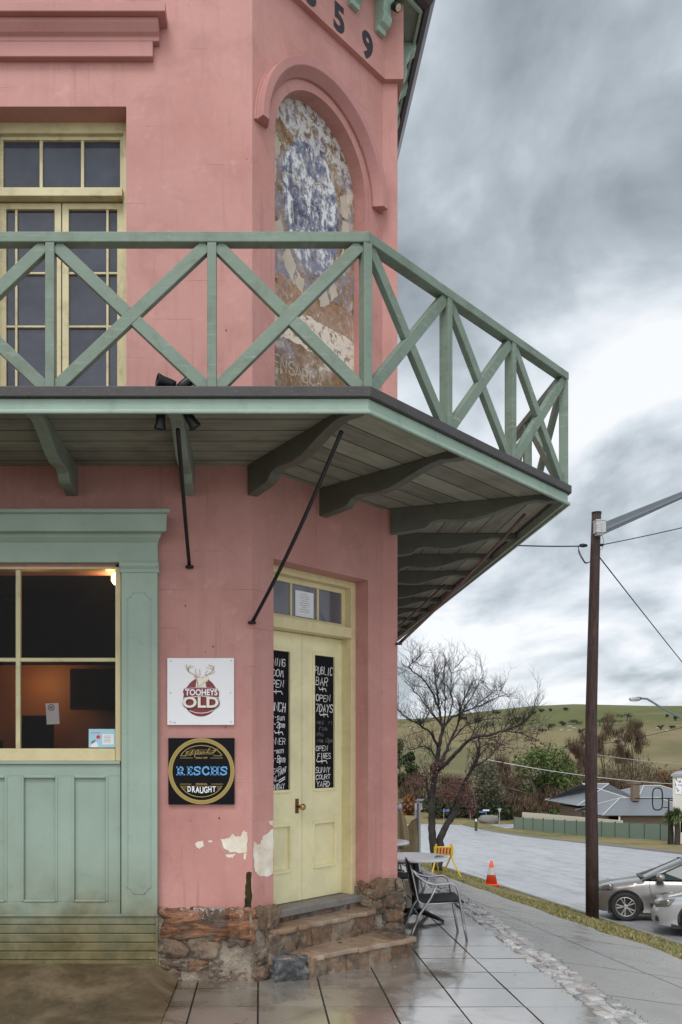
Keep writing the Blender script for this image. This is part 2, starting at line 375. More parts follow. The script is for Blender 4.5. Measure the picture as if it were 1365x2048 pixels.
# stone
b = NB('rubble_stone'); i = b.island(); n = b.noise(6, 8, .7, .5); nf = b.noise(24, 7, .75, .3); nb = b.noise(3.1, 5, .6, .6)
c = b.ramp(i, (0, (.18, .145, .11)), (.16, (.29, .225, .155)), (.32, (.22, .115, .065)), (.46, (.16, .155, .14)), (.60, (.22, .12, .07)), (.76, (.10, .10, .10)), (.9, (.34, .27, .20)), (1, (.23, .17, .125)))
c = b.mix(b.ramp(nb, (.46, 0), (.58, .7)), c, (.19, .11, .06)); c = b.mix(b.ramp(n, (.43, .75), (.52, 0)), c, (.075, .062, .05)); c = b.mix(b.ramp(nf, (.53, 0), (.64, .6)), c, (.36, .30, .23))
b.bump(b.math('ADD', b.math('MULTIPLY', n, 1.3), b.math('MULTIPLY', nf, .7)), 1.0, .03)
M_STONE = b.fin(c, b.ramp(nb, (.4, .38), (.6, .75)), spec=.4)
b = NB('painted_rusty_stone'); n = b.noise(4, 8, .72, .8, vec=b.map((.8, .8, 3.2))); nf = b.noise(15, 8, .78, .8); s3 = b.sep()
c = b.ramp(n, (.38, (.045, .03, .022)), (.46, (.15, .075, .04)), (.53, (.30, .135, .07)), (.58, (.42, .22, .13)), (.64, (.15, .115, .09)))
c = b.mix(b.ramp(b.noise(5, 5, .6), (.48, 0), (.58, .75)), c, (.17, .14, .115))
c = b.mix(b.ramp(b.math('ADD', nf, b.math('MULTIPLY', b.math('SUBTRACT', s3[2], .42), 1.2)), (.585, 0), (.61, .9)), c, b.ramp(n, (.47, (.60, .56, .52)), (.53, (.48, .24, .19))))
c = b.mix(b.ramp(b.math('ADD', nf, b.math('MULTIPLY', b.math('SUBTRACT', s3[2], .46), 2.0)), (.62, 0), (.65, .8)), c, (.14, .13, .19))
b.bump(b.math('ADD', n, b.math('MULTIPLY', nf, .5)), 1.0, .05); M_RSTONE = b.fin(c, .75, spec=.3)
b = NB('worn_tread_stone'); i = b.island(); n = b.noise(6, 7, .7, .5); nb = b.noise(2.6, 5, .6, .5)
c = b.ramp(i, (0, (.25, .14, .085)), (.35, (.33, .22, .14)), (.6, (.24, .19, .15)), (.8, (.36, .27, .19)), (1, (.28, .16, .10))); c = b.mix(b.ramp(nb, (.45, 0), (.6, .6)), c, (.15, .085, .05)); c = b.mix(b.ramp(n, (.54, 0), (.66, .5)), c, (.40, .34, .27))
b.bump(n, .7, .012); M_TREAD = b.fin(c, b.ramp(nb, (.42, .2), (.58, .5)), spec=.6)
b = NB('blue_grey_stone'); n = b.noise(7, 8, .75, .5); c = b.ramp(n, (.4, (.03, .03, .032)), (.5, (.085, .09, .095)), (.6, (.17, .17, .165))); b.bump(n, 1.0, .03); M_GSTONE = b.fin(c, .6, spec=.4)
b = NB('old_mortar'); n = b.noise(9, 7, .7); c = b.ramp(n, (.38, (.15, .12, .09)), (.62, (.34, .29, .23))); b.bump(b.math('ADD', n, b.noise(40, 4)), 1.0, .02); M_MORT = b.fin(c, .85, spec=.25)
b = NB('white_quartz_edging'); i = b.island(); n = b.noise(8, 6, .7, .3)
c = b.ramp(i, (0, (.22, .22, .23)), (.35, (.42, .40, .39)), (.7, (.54, .52, .50)), (1, (.33, .30, .28))); c = b.mix(b.ramp(n, (.45, 0), (.65, .6)), c, (.16, .15, .15))
b.bump(n, .7, .012); M_QUARTZ = b.fin(c, b.ramp(n, (.35, .12), (.7, .5)), spec=.6)
# ground
b = NB('wet_pavers'); i = b.island(); n = b.noise(2.2, 6, .6, .3); nf = b.noise(60, 4, .7); nm = b.noise(9, 5, .65); s3 = b.sep()
c = b.ramp(i, (0, (.15, .13, .11)), (.5, (.19, .165, .14)), (1, (.24, .215, .185))); c = b.mix(b.ramp(nf, (.42, 0), (.7, .45)), c, (.25, .22, .19))
c = b.mix(b.ramp(nm, (.5, 0), (.75, .5)), c, (.085, .07, .052))
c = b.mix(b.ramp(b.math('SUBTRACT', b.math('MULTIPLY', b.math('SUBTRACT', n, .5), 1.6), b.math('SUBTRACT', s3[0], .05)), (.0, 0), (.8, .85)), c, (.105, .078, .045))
wet = b.ramp(b.math('ADD', n, b.math('MULTIPLY', b.math('SUBTRACT', s3[0], .6), .09)), (.40, 0), (.56, 1))
ro = b.math('ADD', b.math('MULTIPLY', b.math('SUBTRACT', 1.0, wet), .26), b.math('ADD', .05, b.math('MULTIPLY', nm, .10)))
hb = b.N.new('ShaderNodeBump'); hb.inputs['Strength'].default_value = .16; hb.inputs['Distance'].default_value = .004
b.L.new(b.math('ADD', b.math('MULTIPLY', nf, .4), b.math('MULTIPLY', b.noise(5, 3), .8)), hb.inputs['Height']); b.L.new(hb.outputs[0], b.p.inputs['Normal'])
M_PAVER = b.fin(c, ro, spec=1.0, IOR=3.0)
M_JOINT = plain('paver_joint_dirt', (.028, .026, .02), .8, 0, .4, 20)
b = NB('muddy_concrete'); n = b.noise(2.0, 7, .65, .4); nf = b.noise(24, 6, .7)
c = b.ramp(n, (.38, (.055, .038, .02)), (.5, (.095, .066, .036)), (.62, (.15, .11, .065))); c = b.mix(b.ramp(nf, (.5, 0), (.8, .5)), c, (.17, .13, .08)); c = b.mix(b.ramp(b.noise(5, 6, .7, 1.0), (.56, 0), (.66, .6)), c, (.05, .034, .018))
b.bump(b.math('ADD', n, b.math('MULTIPLY', nf, .5)), .5, .012); M_MUD = b.fin(c, b.ramp(n, (.4, .3), (.6, .75)), spec=.4)
b = NB('damp_concrete_path'); n = b.noise(1.4, 7, .6, .5); nf = b.noise(30, 6, .7); i = b.island()
c = b.ramp(n, (.3, (.19, .178, .165)), (.7, (.28, .265, .25))); c = b.mix(b.math('MULTIPLY', i, .35), c, (.24, .22, .20)); c = b.mix(b.ramp(nf, (.45, 0), (.8, .4)), c, (.30, .28, .26))
b.bump(b.math('ADD', n, nf), .2, .006); M_PATH = b.fin(c, b.ramp(n, (.38, .5), (.58, .24)), spec=1, IOR=2.0)
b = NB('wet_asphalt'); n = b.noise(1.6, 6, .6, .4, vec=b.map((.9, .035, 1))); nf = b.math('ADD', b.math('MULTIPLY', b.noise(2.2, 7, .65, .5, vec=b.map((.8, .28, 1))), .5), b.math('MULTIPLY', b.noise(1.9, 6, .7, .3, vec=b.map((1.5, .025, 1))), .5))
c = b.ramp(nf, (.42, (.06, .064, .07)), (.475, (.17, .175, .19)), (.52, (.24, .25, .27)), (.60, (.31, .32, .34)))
b.bump(b.noise(160, 3), .05, .003)
M_ROAD = b.fin(c, b.ramp(b.math('ADD', b.math('MULTIPLY', n, .6), b.math('MULTIPLY', nf, .4)), (.42, .60), (.48, .46), (.56, .36)), spec=1.0, IOR=2.7, **{'Coat Weight': .6, 'Coat Roughness': .5, 'Coat IOR': 2.2})
b = NB('winter_grass'); n = b.noise(.05, 5, .6); nm = b.noise(.9, 6, .65, .3); nf = b.noise(12, 5, .7)
c = b.ramp(b.math('ADD', b.math('MULTIPLY', n, .45), b.math('MULTIPLY', nm, .55)), (.38, (.10, .115, .042)), (.47, (.165, .155, .065)), (.56, (.27, .215, .11)))
c = b.mix(b.ramp(nf, (.45, 0), (.75, .55)), c, (.07, .075, .025)); b.bump(nf, .6, .04); M_GRASS = b.fin(c, .9, spec=.15)
b = NB('hill_pasture'); s3 = b.sep(); n = b.noise(.011, 6, .6, .5); nm = b.noise(.07, 6, .6); nf = b.noise(.5, 4, .6)
zf = b.math('MULTIPLY', b.math('ADD', s3[2], 8), .026)
c = b.ramp(b.math('ADD', b.math('ADD', b.math('MULTIPLY', zf, .75), b.math('MULTIPLY', b.math('SUBTRACT', n, .5), 1.3)), b.math('MULTIPLY', b.math('SUBTRACT', nm, .5), .35)),
           (.10, (.15, .14, .075)), (.28, (.225, .185, .105)), (.45, (.185, .165, .085)), (.60, (.115, .125, .055)), (.85, (.145, .148, .07)))
c = b.mix(b.ramp(nf, (.5, 0), (.8, .22)), c, (.10, .11, .045)); M_HILL = b.fin(c, .95, spec=.05)
# ------------------------------------------------------------ the pub: setting out
Y0 = 6.2                                   # front wall plane
A = Vector((-.055, Y0, 0)); S2 = math.sqrt(.5)
XS = 1.20                                  # side wall plane
YC = 7.32                                  # end of the splayed corner wall
UL = 1.586
def FW(x, z, d=0): return (x, Y0 - d, z)                              # front wall: d out of the wall
def CW(u, z, d=0): return (A.x + S2*u + S2*d, A.y + S2*u - S2*d, z)   # corner (splayed) wall
def PW(x, z, d=0): return (x, YC - d, z)
def SW(y, z, d=0): return (XS + d, y, z)
def TZ(Y): return -.0065*Y
pub = thing('corner_pub', 'pink rendered two-storey corner pub with a green timber balcony', 'pub', (0, Y0, 0))
def wall(mb, P, u0, u1, z0, z1, holes, depth):
    us = sorted({u0, u1, *[h[0] for h in holes], *[h[1] for h in holes]}); zs = sorted({z0, z1, *[h[2] for h in holes], *[h[3] for h in holes]})
    for i in range(len(us)-1):
        for j in range(len(zs)-1):
            cu, cz = (us[i]+us[i+1])/2, (zs[j]+zs[j+1])/2
            if any(h[0] < cu < h[1] and h[2] < cz < h[3] for h in holes): continue
            mb.face(P(us[i], zs[j]), P(us[i+1], zs[j]), P(us[i+1], zs[j+1]), P(us[i], zs[j+1]))
    for a, c, e, f in holes:
        mb.face(P(a, e), P(a, f), P(a, f, -depth), P(a, e, -depth)); mb.face(P(c, e), P(c, e, -depth), P(c, f, -depth), P(c, f))
        mb.face(P(a, f), P(c, f), P(c, f, -depth), P(a, f, -depth))
        if e > z0: mb.face(P(a, e), P(a, e, -depth), P(c, e, -depth), P(c, e))
ZT = 8.14                                  # eaves soffit
ZB = .47                                   # foot of the render
WX0, WX1, WZ1 = -2.03, -.985, Z(213, Y0)   # upper window opening
m = MB()
wall(m, FW, -7, -.055, ZB, ZT, [(WX0, WX1, 3.80, WZ1), (-3.42, -.90, ZB, 3.0)], .30)
# corner wall with door opening and arched niche
NU0, NU1, NR, NZ = .240, 1.346, .553, 6.33; NC = (NU0+NU1)/2
DU0, DU1, DZ1 = .225, 1.390, 3.10
wall(m, CW, 0, UL, ZB, 3.80, [(DU0, DU1, ZB, DZ1)], .30)
wall(m, CW, 0, NU0, 3.80, ZT, [], 0); wall(m, CW, NU1, UL, 3.80, ZT, [], 0)
ang = [math.pi - math.pi*k/36 for k in range(37)]
arc = [(NC + NR*math.cos(t), NZ + NR*math.sin(t)) for t in ang]
for (a, c), (e, f) in zip(arc, arc[1:]):
    m.face(CW(a, c), CW(e, f), CW(e, ZT), CW(a, ZT)); m.face(CW(a, c), CW(a, c, -.12), CW(e, f, -.12), CW(e, f))
m.face(CW(NU0, 3.8), CW(NU0, 3.8, -.12), CW(NU0, NZ, -.12), CW(NU0, NZ)); m.face(CW(NU1, 3.8), CW(NU1, NZ), CW(NU1, NZ, -.12), CW(NU1, 3.8, -.12))
wall(m, PW, A.x + S2*UL, XS, ZB, ZT, [], 0)
wall(m, SW, YC, 20, ZB, ZT, [], 0)
m.face((-7, Y0, ZB), (-7, 20, ZB), (-7, 20, ZT), (-7, Y0, ZT)); m.face((-7, 20, ZB), (XS, 20, ZB), (XS, 20, ZT), (-7, 20, ZT))
m.build('wall', M_PINK, pub, fix=False)
# painted advertisement in the niche
ma = MB(); ma.add([CW(NU0, 3.8, -.12)] + [CW(a, c, -.12) for a, c in arc] + [CW(NU1, 3.8, -.12)], [tuple(range(len(arc)+2))])
ad = ma.build('painted_advertisement', M_MURAL, pub, fix=False)
def relocal(o, loc, rz):
    M = Matrix.Translation(loc) @ Matrix.Rotation(rz, 4, 'Z'); o.data.transform(M.inverted()); o.matrix_basis = (o.matrix_parent_inverse.inverted() if False else Matrix()) @ M; return o
def relocal_in(o, loc, rz):
    """move the mesh's origin and axes without moving the mesh"""
    base = world_of(o); M = Matrix.Translation(loc) @ Matrix.Rotation(rz, 4, 'Z')
    o.data.transform(M.inverted()); o.matrix_basis = M; return o
relocal_in(ad, CW(NC, NZ, -.12), R(45))
# stroke letters (hand lettering): polylines on a 4 x 6 grid
GL = {'A':"00 26 40|12 32",'B':"00 06 26 35 34 23 03|23 34 41 30 00"[:-2]+"00",'C':"45 36 16 05 01 10 30 41",'D':"00 06 26 44 42 20 00",'E':"46 06 00 40|03 33",'F':"46 06 00|03 33",
'G':"45 36 16 05 01 10 30 41 43 23",'H':"06 00|46 40|03 43",'I':"26 20",'K':"06 00|46 03 40",'L':"06 00 40",'M':"00 16 23 36 40",'N':"00 06 40 46",'O':"26 05 01 20 41 45 26",'P':"00 06 36 45 44 33 03",
'R':"00 06 36 45 44 33 03|23 40",'S':"45 36 16 05 04 13 33 42 41 30 10 01",'T':"06 46|26 20",'U':"06 01 10 30 41 46",'W':"06 10 24 30 46",'Y':"06 23 46|23 20",'Z':"06 46 00 40",
'a':"34 14 03 01 10 30|34 30 40",'d':"33 13 02 01 10 30|36 30",'e':"02 32 33 24 14 03 01 10 30",'h':"06 00|02 14 24 33 30",'m':"04 00|03 14 23 20|23 34 43 40",'n':"04 00|03 14 24 33 30",
'o':"14 03 01 10 20 31 33 24 14",'p':"04 0:|03 14 24 33 31 20 10 01",'s':"34 14 03 12 32 31 20 00",'t':"25 20|13 33",'u':"04 01 10 20 31 34|31 30",'w':"04 10 23 30 44",'i':"14 10",'r':"04 00|02 14 34",
'1':"15 26 20",'2':"05 16 36 45 44 00 40",'6':"36 15 02 01 10 30 41 42 33 13 02",'7':"06 46 10",'8':"23 04 05 16 36 45 44 23 02 01 10 30 41 42 23",'-':"13 33",'~':"04 02 12 22 42 44|25 21", 'v':"04 20 44", 'j':"34 31 20"}
RNG = random.Random(7)
def scrawl(mb, s, x, y, h, w, fn, wd, jit=.05, rise=0, slant=0):
    """hand-written s from (x, y): h letter height, w advance per letter"""
    for k, ch in enumerate(s):
        g = GL.get(ch)
        if g:
            dy = RNG.uniform(-.5, .5)*jit*h
            for ln in g.split('|'):
                pts = []
                for t in ln.split():
                    gx, gy = int(t[0]), (-2 if t[1] == ':' else int(t[1]))
                    px = x + k*w + gx/4*w*.76 + slant*gy/6*h + RNG.uniform(-1, 1)*jit*h*.5
                    pts.append((px, y + k*w*rise + dy + gy/6*h + RNG.uniform(-1, 1)*jit*h*.5))
                mb.ribbon(pts, wd*RNG.uniform(.85, 1.15), fn)
    return mb
def jag(pts, P, mb, n=6, j=.006):
    """polygon with ragged edges, a skim proud of the wall"""
    o = []
    for (a, c), (e, f) in zip(pts, pts[1:]+pts[:1]):
        for k in range(n):
            t = k/n; o.append((a+(e-a)*t + RNG.uniform(-j, j)*(k > 0), c+(f-c)*t + RNG.uniform(-j, j)*(k > 0)))
    mb.add([P(a, c, .0025) for a, c in o], [tuple(range(len(o)))])
g = MB(); fn = lambda p, q: CW(NC+p, NZ+q, -.1185)
scrawl(g, 'CENSABLA', -.53, -1.70, .10, .085, fn, .011, .12, .0)
scrawl(g, 'NUINE', -.52, -1.93, .085, .07, fn, .011, .2, .0)
for t0, t1, r0, r1 in ((205, 222, 1.14, 1.42), (225, 243, 1.12, 1.40), (247, 258, 1.16, 1.38), (150, 163, 1.14, 1.36), (166, 180, 1.16, 1.36), (-12, 6, 1.10, 1.34), (8, 24, 1.10, 1.36), (-32, -16, 1.14, 1.36), (282, 296, 1.14, 1.42), (300, 312, 1.16, 1.40)):
    pts = [(r*.36*math.cos(R(t)), -.25+r*.56*math.sin(R(t))) for r, t in ((r0, t0), (r1, t0), (r1, (t0+t1)/2), (r1, t1), (r0, t1))]
    pts = [(max(-.545, min(.545, p)), q) for p, q in pts]
    jag(pts, lambda p, q, d=0: CW(NC+p, NZ+q, -.119), g, 5, .012)
for k in range(26):
    t, r_ = RNG.uniform(0, 6.28), math.sqrt(RNG.random())*.85; p, q = r_*.34*math.cos(t), -.25 + r_*.52*math.sin(t); pts = [(p, q)]; a_ = RNG.choice([R(80), R(-35), R(140), R(60)]) + RNG.gauss(0, .35)
    for s_ in range(RNG.randint(2, 4)): pts.append((pts[-1][0]+.05*math.cos(a_), pts[-1][1]+.05*math.sin(a_))); a_ += RNG.gauss(0, .7)
    g.ribbon(pts, RNG.uniform(.003, .010), fn)
g.build('faded_lettering', M_GHOST, ad, fix=False)
# hood mould over the niche
prof = [(.645, 0), (.645, .02), (.70, .085), (.765, .085), (.765, .02), (.78, .02), (.78, 0)]
h = MB(); h.loft([[CW(NC + r*math.cos(t), NZ - .02 + r*math.sin(t), d) for r, d in prof] for t in [math.pi*k/40 for k in range(41)]])
h.build('hood_mould', M_TRIM, pub, bevel=.004)
# frieze band and the painted year
fb = MB(); b0, b1, fd = 7.462, ZT-.01, .045
plan = [(-7, Y0-fd), (A.x + fd*.414, Y0-fd), (A.x + S2*UL + fd*.414, YC-fd), (XS+fd, YC-fd), (XS+fd, 20)]
pin = [(-7, Y0+.01), (A.x, Y0+.01), (A.x + S2*UL, YC+.01), (XS-.01, YC+.01), (XS-.01, 20)]
for i in range(4):
    (x0, y0), (x1, y1), (p0, q0), (p1, q1) = plan[i], plan[i+1], pin[i], pin[i+1]
    fb.face((x0, y0, b0), (x1, y1, b0), (x1, y1, b1), (x0, y0, b1)); fb.face((x0, y0, b0), (p0, q0, b0), (p1, q1, b0), (x1, y1, b0))
fb.build('frieze_band', M_PINK, pub)
for s, u in (('1', .24), ('8', .585), ('5', .945), ('9', 1.32)):
    ch = MB(); ch.text(s, .30, lambda p, q, u=u: CW(u+p, 7.592+q, fd+.003), off=.0125, sx=.98); ch.build('year_numeral', M_LETTER, pub, fix=False)
# eaves: soffit, fascia, gutter, brackets, roof
EO = .20
def eave_line(o):
    cx = A.x - o + 1.41421*o                                    # where front and splay offset lines meet
    return [(-7, Y0-o), (A.x + o*.414, Y0-o), (XS+o, YC - o*.0 + (XS+o - (A.x + S2*UL)) - 1.41421*o), (XS+o, 20)]
e0 = [(-7, Y0), (A.x, Y0), (XS, YC), (XS, 20)]; e1 = eave_line(EO); e2 = eave_line(EO+.025); e3 = eave_line(EO+.13)
sf = MB()
for i in range(3): sf.face(e0[i]+(ZT,), e0[i+1]+(ZT,), e1[i+1]+(ZT,), e1[i]+(ZT,))
sf.build('eave_soffit', M_BRACKF, pub)
fs = MB(); 
for i in range(3):
    for (p, q, z0, z1) in ((e1, e2, ZT-.03, ZT+.16),):
        a, c, d, e = p[i], p[i+1], q[i+1], q[i]
        fs.add([a+(z0,), c+(z0,), d+(z0,), e+(z0,), a+(z1,), c+(z1,), d+(z1,), e+(z1,)], [(0,1,2,3), (4,5,6,7), (0,1,5,4), (3,2,6,7)] + ([(0,3,7,4)] if i == 0 else []) + ([(1,2,6,5)] if i == 2 else []))
fs.build('eave_fascia', M_GREENF, pub)
gt = MB(); gp = [(.026, .15), (.026, .0), (.05, -.015), (.09, 0), (.125, .06), (.14, .13), (.155, .15), (.13, .155)]
gt.loft([[eave_line(EO+o)[i]+(ZT+z,) for o, z in gp] for i in range(4)], caps=True); gt.build('gutter', M_GUT, pub)
rf = MB(); r0 = eave_line(EO+.1)
top = [(-7, 12, 11.2), (-2.2, 12, 11.2), (-2.2, 12, 11.2), (-2.2, 20, 11.2)]
for i in range(3): rf.face(r0[i]+(ZT+.16,), r0[i+1]+(ZT+.16,), top[i+1], top[i])
rf.face(top[0], top[1], top[3], (-7, 20, 11.2)); rf.build('roof', M_GUT, pub)
bp = [(0, 0), (.19, 0), (.19, -.06), (.135, -.10), (.105, -.16), (.10, -.22), (.11, -.27), (.085, -.31), (.045, -.325), (.04, -.36), (0, -.36)]
def eave_bracket(P, u):
    q = MB(); q.prism(bp, lambda p, z, d: P(u+d, ZT-.001+z, .045+p), -.055, .055); q.build('eave_bracket', M_GREENF, pub, bevel=.006)
for u in (.06, .41, .76, 1.11, 1.47): eave_bracket(CW, u)
for x in (-.45, -.9, -1.35, -1.8, -2.25): eave_bracket(FW, x)
for y in (7.75, 8.2, 8.65, 9.1, 9.55, 10.0): eave_bracket(SW, y)
# lintel hood over the upper window, and the one seen end-on round the side
wh = MB()
wh.box(-6, X(331, 6.05), 6.05, Y0+.02, Z(22, 6.05), Z(3, 6.05))
wh.prism([(.0, Z(82, 6.15)), (.05, Z(82, 6.15)), (.05, Z(74, 6.15)), (.075, Z(62, 6.12)), (.105, Z(44, 6.1)), (.105, Z(22, 6.05)-.001), (0, Z(22, 6.05)-.001)], lambda p, z, d: (d, Y0-p, z), -6, X(317, 6.1))
wh.box(-6, X(306, 6.15), 6.149, Y0+.02, Z(113, 6.15), Z(82, 6.15)-.001)
wh.build('window_hood', M_TRIM, pub, bevel=.005)
sh = MB(); sh.box(XS-.02, XS+.10, 9.0, 10.6, 7.32, 7.40); sh.prism([(0, 7.20), (.04, 7.2), (.09, 7.318), (0, 7.318)], lambda p, z, d: (XS+p, d, z), 9.04, 10.56)
sh.build('window_hood', M_TRIM, pub, bevel=.005)
# bare plaster patches, mossy gap, wall foot
pp = MB(); q = lambda x, y: (X(x, Y0), Z(y, Y0))
jag([q(442,1678), q(458,1677), q(465,1668), q(473,1674), q(482,1672), q(487,1661), q(495,1664), q(495,1700), q(492,1706), q(460,1705), q(456,1700), q(447,1697)], FW, pp)
jag([q(452,1709), q(473,1707), q(466,1716), q(455,1714)], FW, pp, 3, .004); jag([q(487,1708), q(494,1706), q(492,1720), q(488,1717)], FW, pp, 3, .004)
jag([q(391,1687), q(397,1682), q(407,1681), q(408,1692), q(399,1698), q(393,1694)], FW, pp, 3, .004); jag([q(416,1681), q(425,1681), q(424,1685), q(418,1685)], FW, pp, 2, .003)
def cq(x, y):
    Yc = (A.y - A.x)/(1 - (x-PX)/F) ; Xc = (x-PX)/F*Yc
    return (((Xc-A.x)+(Yc-A.y))*S2, Z(y, Yc))
jag([cq(*p) for p in ((506.5,1682),(510,1684),(515,1691),(521,1687),(527,1671),(534,1668),(546.5,1655),(546.5,1746),(537,1753),(519,1752),(511,1744),(508,1732))], CW, pp, 5, .005)
jag([cq(*p) for p in ((537,1642),(546.5,1641),(546.5,1652),(541,1650))], CW, pp, 3, .004)
pp.build('bare_plaster_patch', M_PLAST, pub, fix=False)
hc = MB()
for k in range(12):
    s0, z0 = RNG.uniform(-.72, -.08), RNG.choice([RNG.uniform(.6, 3.4), RNG.uniform(3.9, 7.4)]); r_ = RNG.uniform(.003, .008); hc.add([FW(s0+r_*math.cos(t), z0+r_*1.2*math.sin(t), .002) for t in (0, 1, 2, 3, 4, 5)], [(0, 1, 2, 3, 4, 5)])
hc.build('old_fixing_holes', plain('dark_fixing_hole', (.10, .05, .045), .9), pub, fix=False)
mc = MB(); jag([q(494,1744), q(504,1744), q(504,1824), q(484,1824), q(490,1812), q(491,1780)], FW, mc, 5, .005); mc.build('mossy_crack', M_MOSS, pub, fix=False)

# ------------------------------------------------------------ stone base
def stone_run(mb, P, s0, s1, z0, z1, seed, d=.16, proud=.045, hmin=.09, hmax=.15, wmin=.10, wmax=.26):
    r = random.Random(seed); z = z0
    while z < z1 - .02:
        hh = min(r.uniform(hmin, hmax), z1 - z)
        if z1 - z - hh < .05: hh = z1 - z
        s = s0
        while s < s1 - .01:
            ww = min(r.uniform(wmin, wmax), s1 - s)
            if s1 - s - ww < .06: ww = s1 - s
            c = P(s+ww/2, z+hh/2, proud - d/2 + r.uniform(-.02, .025))
            ax = Vector(P(1, 0, 0)) - Vector(P(0, 0, 0)); ax.normalize(); nn = Vector(P(0, 0, 1)) - Vector(P(0, 0, 0)); nn.normalize()
            M = Matrix((ax, nn, Vector((0, 0, 1)))).transposed()
            mb.blob(c, (ww*1.0, d*r.uniform(.85, 1.2), hh*1.0), r.random()*1000, r.uniform(.5, .85), .30, 8, M @ Matrix.Rotation(r.uniform(-.16, .16), 3, 'Y'), 1.7); s += ww
        z += hh
def front_foot(Y): return TZ(Y)
sb = MB(); stone_run(sb, FW, -.735, -.08, -.06, .27, 3, hmin=.08, hmax=.13, wmax=.22, proud=.035)
stone_run(sb, CW, -.04, .235, -.06, .485, 5, proud=.05, wmin=.12)
stone_run(sb, CW, 1.37, 1.60, -.06, .53, 8, proud=.05, wmin=.12)
stone_run(sb, PW, 1.07, XS+.04, -.06, .53, 9, proud=.055, wmin=.1, wmax=.2)
stone_run(sb, SW, YC, 9.2, -.1, .5, 10, proud=.05)
base = sb.build('stone_base', M_STONE, pub, smooth=True)
rs = MB(); rs.blob(FW(-.455, .365, -.03), (.55, .18, .235), 41, .86, .22, 18, None, 2.2); rs.blob(FW(-.125, .345, -.02), (.21, .20, .27), 45, .7, .24, 14, None, 2.0)
rs.build('painted_base_stone', M_RSTONE, base, smooth=True)
mo = MB(); mo.box(-.75, -.055, Y0-.036, Y0+.2, -.08, ZB-.003)
for (P, s0, s1) in ((CW, -.06, DU0), (CW, DU1-.02, UL+.02)):
    mo.box(s0, s1, -.2, .044, -.08, ZB-.002, lambda s, d, z, P=P: P(s, z, d))
mo.box(1.05, XS+.018, YC-.02, YC+.2, -.08, ZB-.002); mo.box(XS-.2, XS+.016, YC+.15, 20, -.15, ZB-.002)
mo.build('mortar_bedding', M_MORT, base)

# ------------------------------------------------------------ corner door
T = lambda u0, u1, z0, z1, d0, d1, mb: mb.box(u0, u1, d0, d1, z0, z1, lambda u, d, z: CW(u, z, d))
fr = MB(); fi, fo = -.25, -.136
T(DU0-.001, .30, .405, DZ1, fi, fo, fr); T(1.33, DU1+.001, .405, DZ1, fi, fo, fr); T(.30, 1.33, 3.045, DZ1, fi, fo-.002, fr)
T(.30, 1.33, 2.612, 2.70, fi-.02, fo+.012, fr)
frame = fr.build('door_frame', M_YEL, pub, bevel=.004)
fl = MB()
T(.30, .345, 2.70, 3.045, -.235, -.20, fl); T(1.285, 1.33, 2.70, 3.045, -.235, -.20, fl); T(.345, 1.285, 3.0, 3.045, -.235, -.20, fl); T(.345, 1.285, 2.70, 2.735, -.235, -.20, fl)
for u in (.645, .975): T(u-.011, u+.011, 2.735, 3.0, -.23, -.205, fl)
fl_o = fl.build('fanlight', M_YEL, frame, bevel=.003)
gp_ = MB(); gp_.face(CW(.345, 2.735, -.216), CW(1.285, 2.735, -.216), CW(1.285, 3.0, -.216), CW(.345, 3.0, -.216)); gp_.build('fanlight_glass', M_FGLASS, frame, fix=False)
wo = MB(); T(DU0-.01, DU1+.01, .345, .405, -.30, -.06, wo); wo.build('door_threshold', M_WOODG, pub, bevel=.01)
def leaf(u0, u1, p0, p1, left):
    mb = MB(); d0, d1 = -.285, -.24; z0, z1 = .41, 2.608
    T(u0, p0, z0, z1, d0, d1, mb); T(p1, u1, z0, z1, d0, d1, mb)
    for a, c in ((z0, .66), (1.05, 1.31), (2.47, z1)): T(p0, p1, a, c, d0, d1-.0005, mb)
    T(p0, p1, .66, 1.05, d0, d1-.022, mb)
    o = mb.build('door_leaf', M_CREAM, pub, bevel=.003)
    md = MB()
    for a, c in ((.66, 1.05), (1.31, 2.47)):
        w_ = .022
        T(p0-.004, p0+w_, a, c, d1-.03, d1+.008, md); T(p1-w_, p1+.004, a, c, d1-.03, d1+.008, md); T(p0+w_, p1-w_, c-w_, c+.006, d1-.03, d1+.009, md); T(p0+w_, p1-w_, a-.008, a+w_*.8, d1-.03, d1+.010, md)
    md.build('panel_moulding', M_CREAM, o, bevel=.004)
    cb = MB(); T(p0+.018, p1-.018, 1.325, 2.452, d1-.035, d1-.012, cb); cbo = cb.build('chalkboard', M_CHALKB, o)
    return o
lu0, lmid, lu1 = .30, .813, 1.33
LL = leaf(lu0, lmid-.003, .385, .685, True); RL = leaf(lmid+.003, lu1, .945, 1.25, False)
cd_ = -.2508
def chalk(o, p0, lines, mat='chalk'):
    a, f_ = MB(), MB(); fn = lambda p, q: CW(p, q, cd_)
    for (s, x, z, h_, w_, kw) in lines:
        k_, x_0, x_1 = (.86, .965, .980) if o is RL else (.84, .405, .398)
        x = x_1 + (x-x_0)*k_; w_ *= k_; z += h_*.06; h_ *= .88
        mb = f_ if kw.get('faded') else a
        if s == '~':
            mb.ribbon([(x, z+.018), (x+.012, z), (x+w_*.5, z+.006), (x+w_*.9, z+.010), (x+w_, z-.012)], .008, fn); mb.ribbon([(x+w_*.5, z+.022), (x+w_*.52, z-.012)], .007, fn)
        elif s == '_': mb.ribbon([(x, z), (x+w_, z+h_)], .008, fn)
        else: scrawl(mb, s, x, z, h_, w_, fn, kw.get('wd', .0072)*.86, .10, kw.get('rise', 0), kw.get('slant', .12))
    a.build('chalk_lettering', M_CHALK, o, fix=False)
    if f_.v: f_.build('faded_chalk_lettering', M_CHALKF, o, fix=False)
def zc_(y, u): return Z(y, CW(u, 0, -.25)[1])
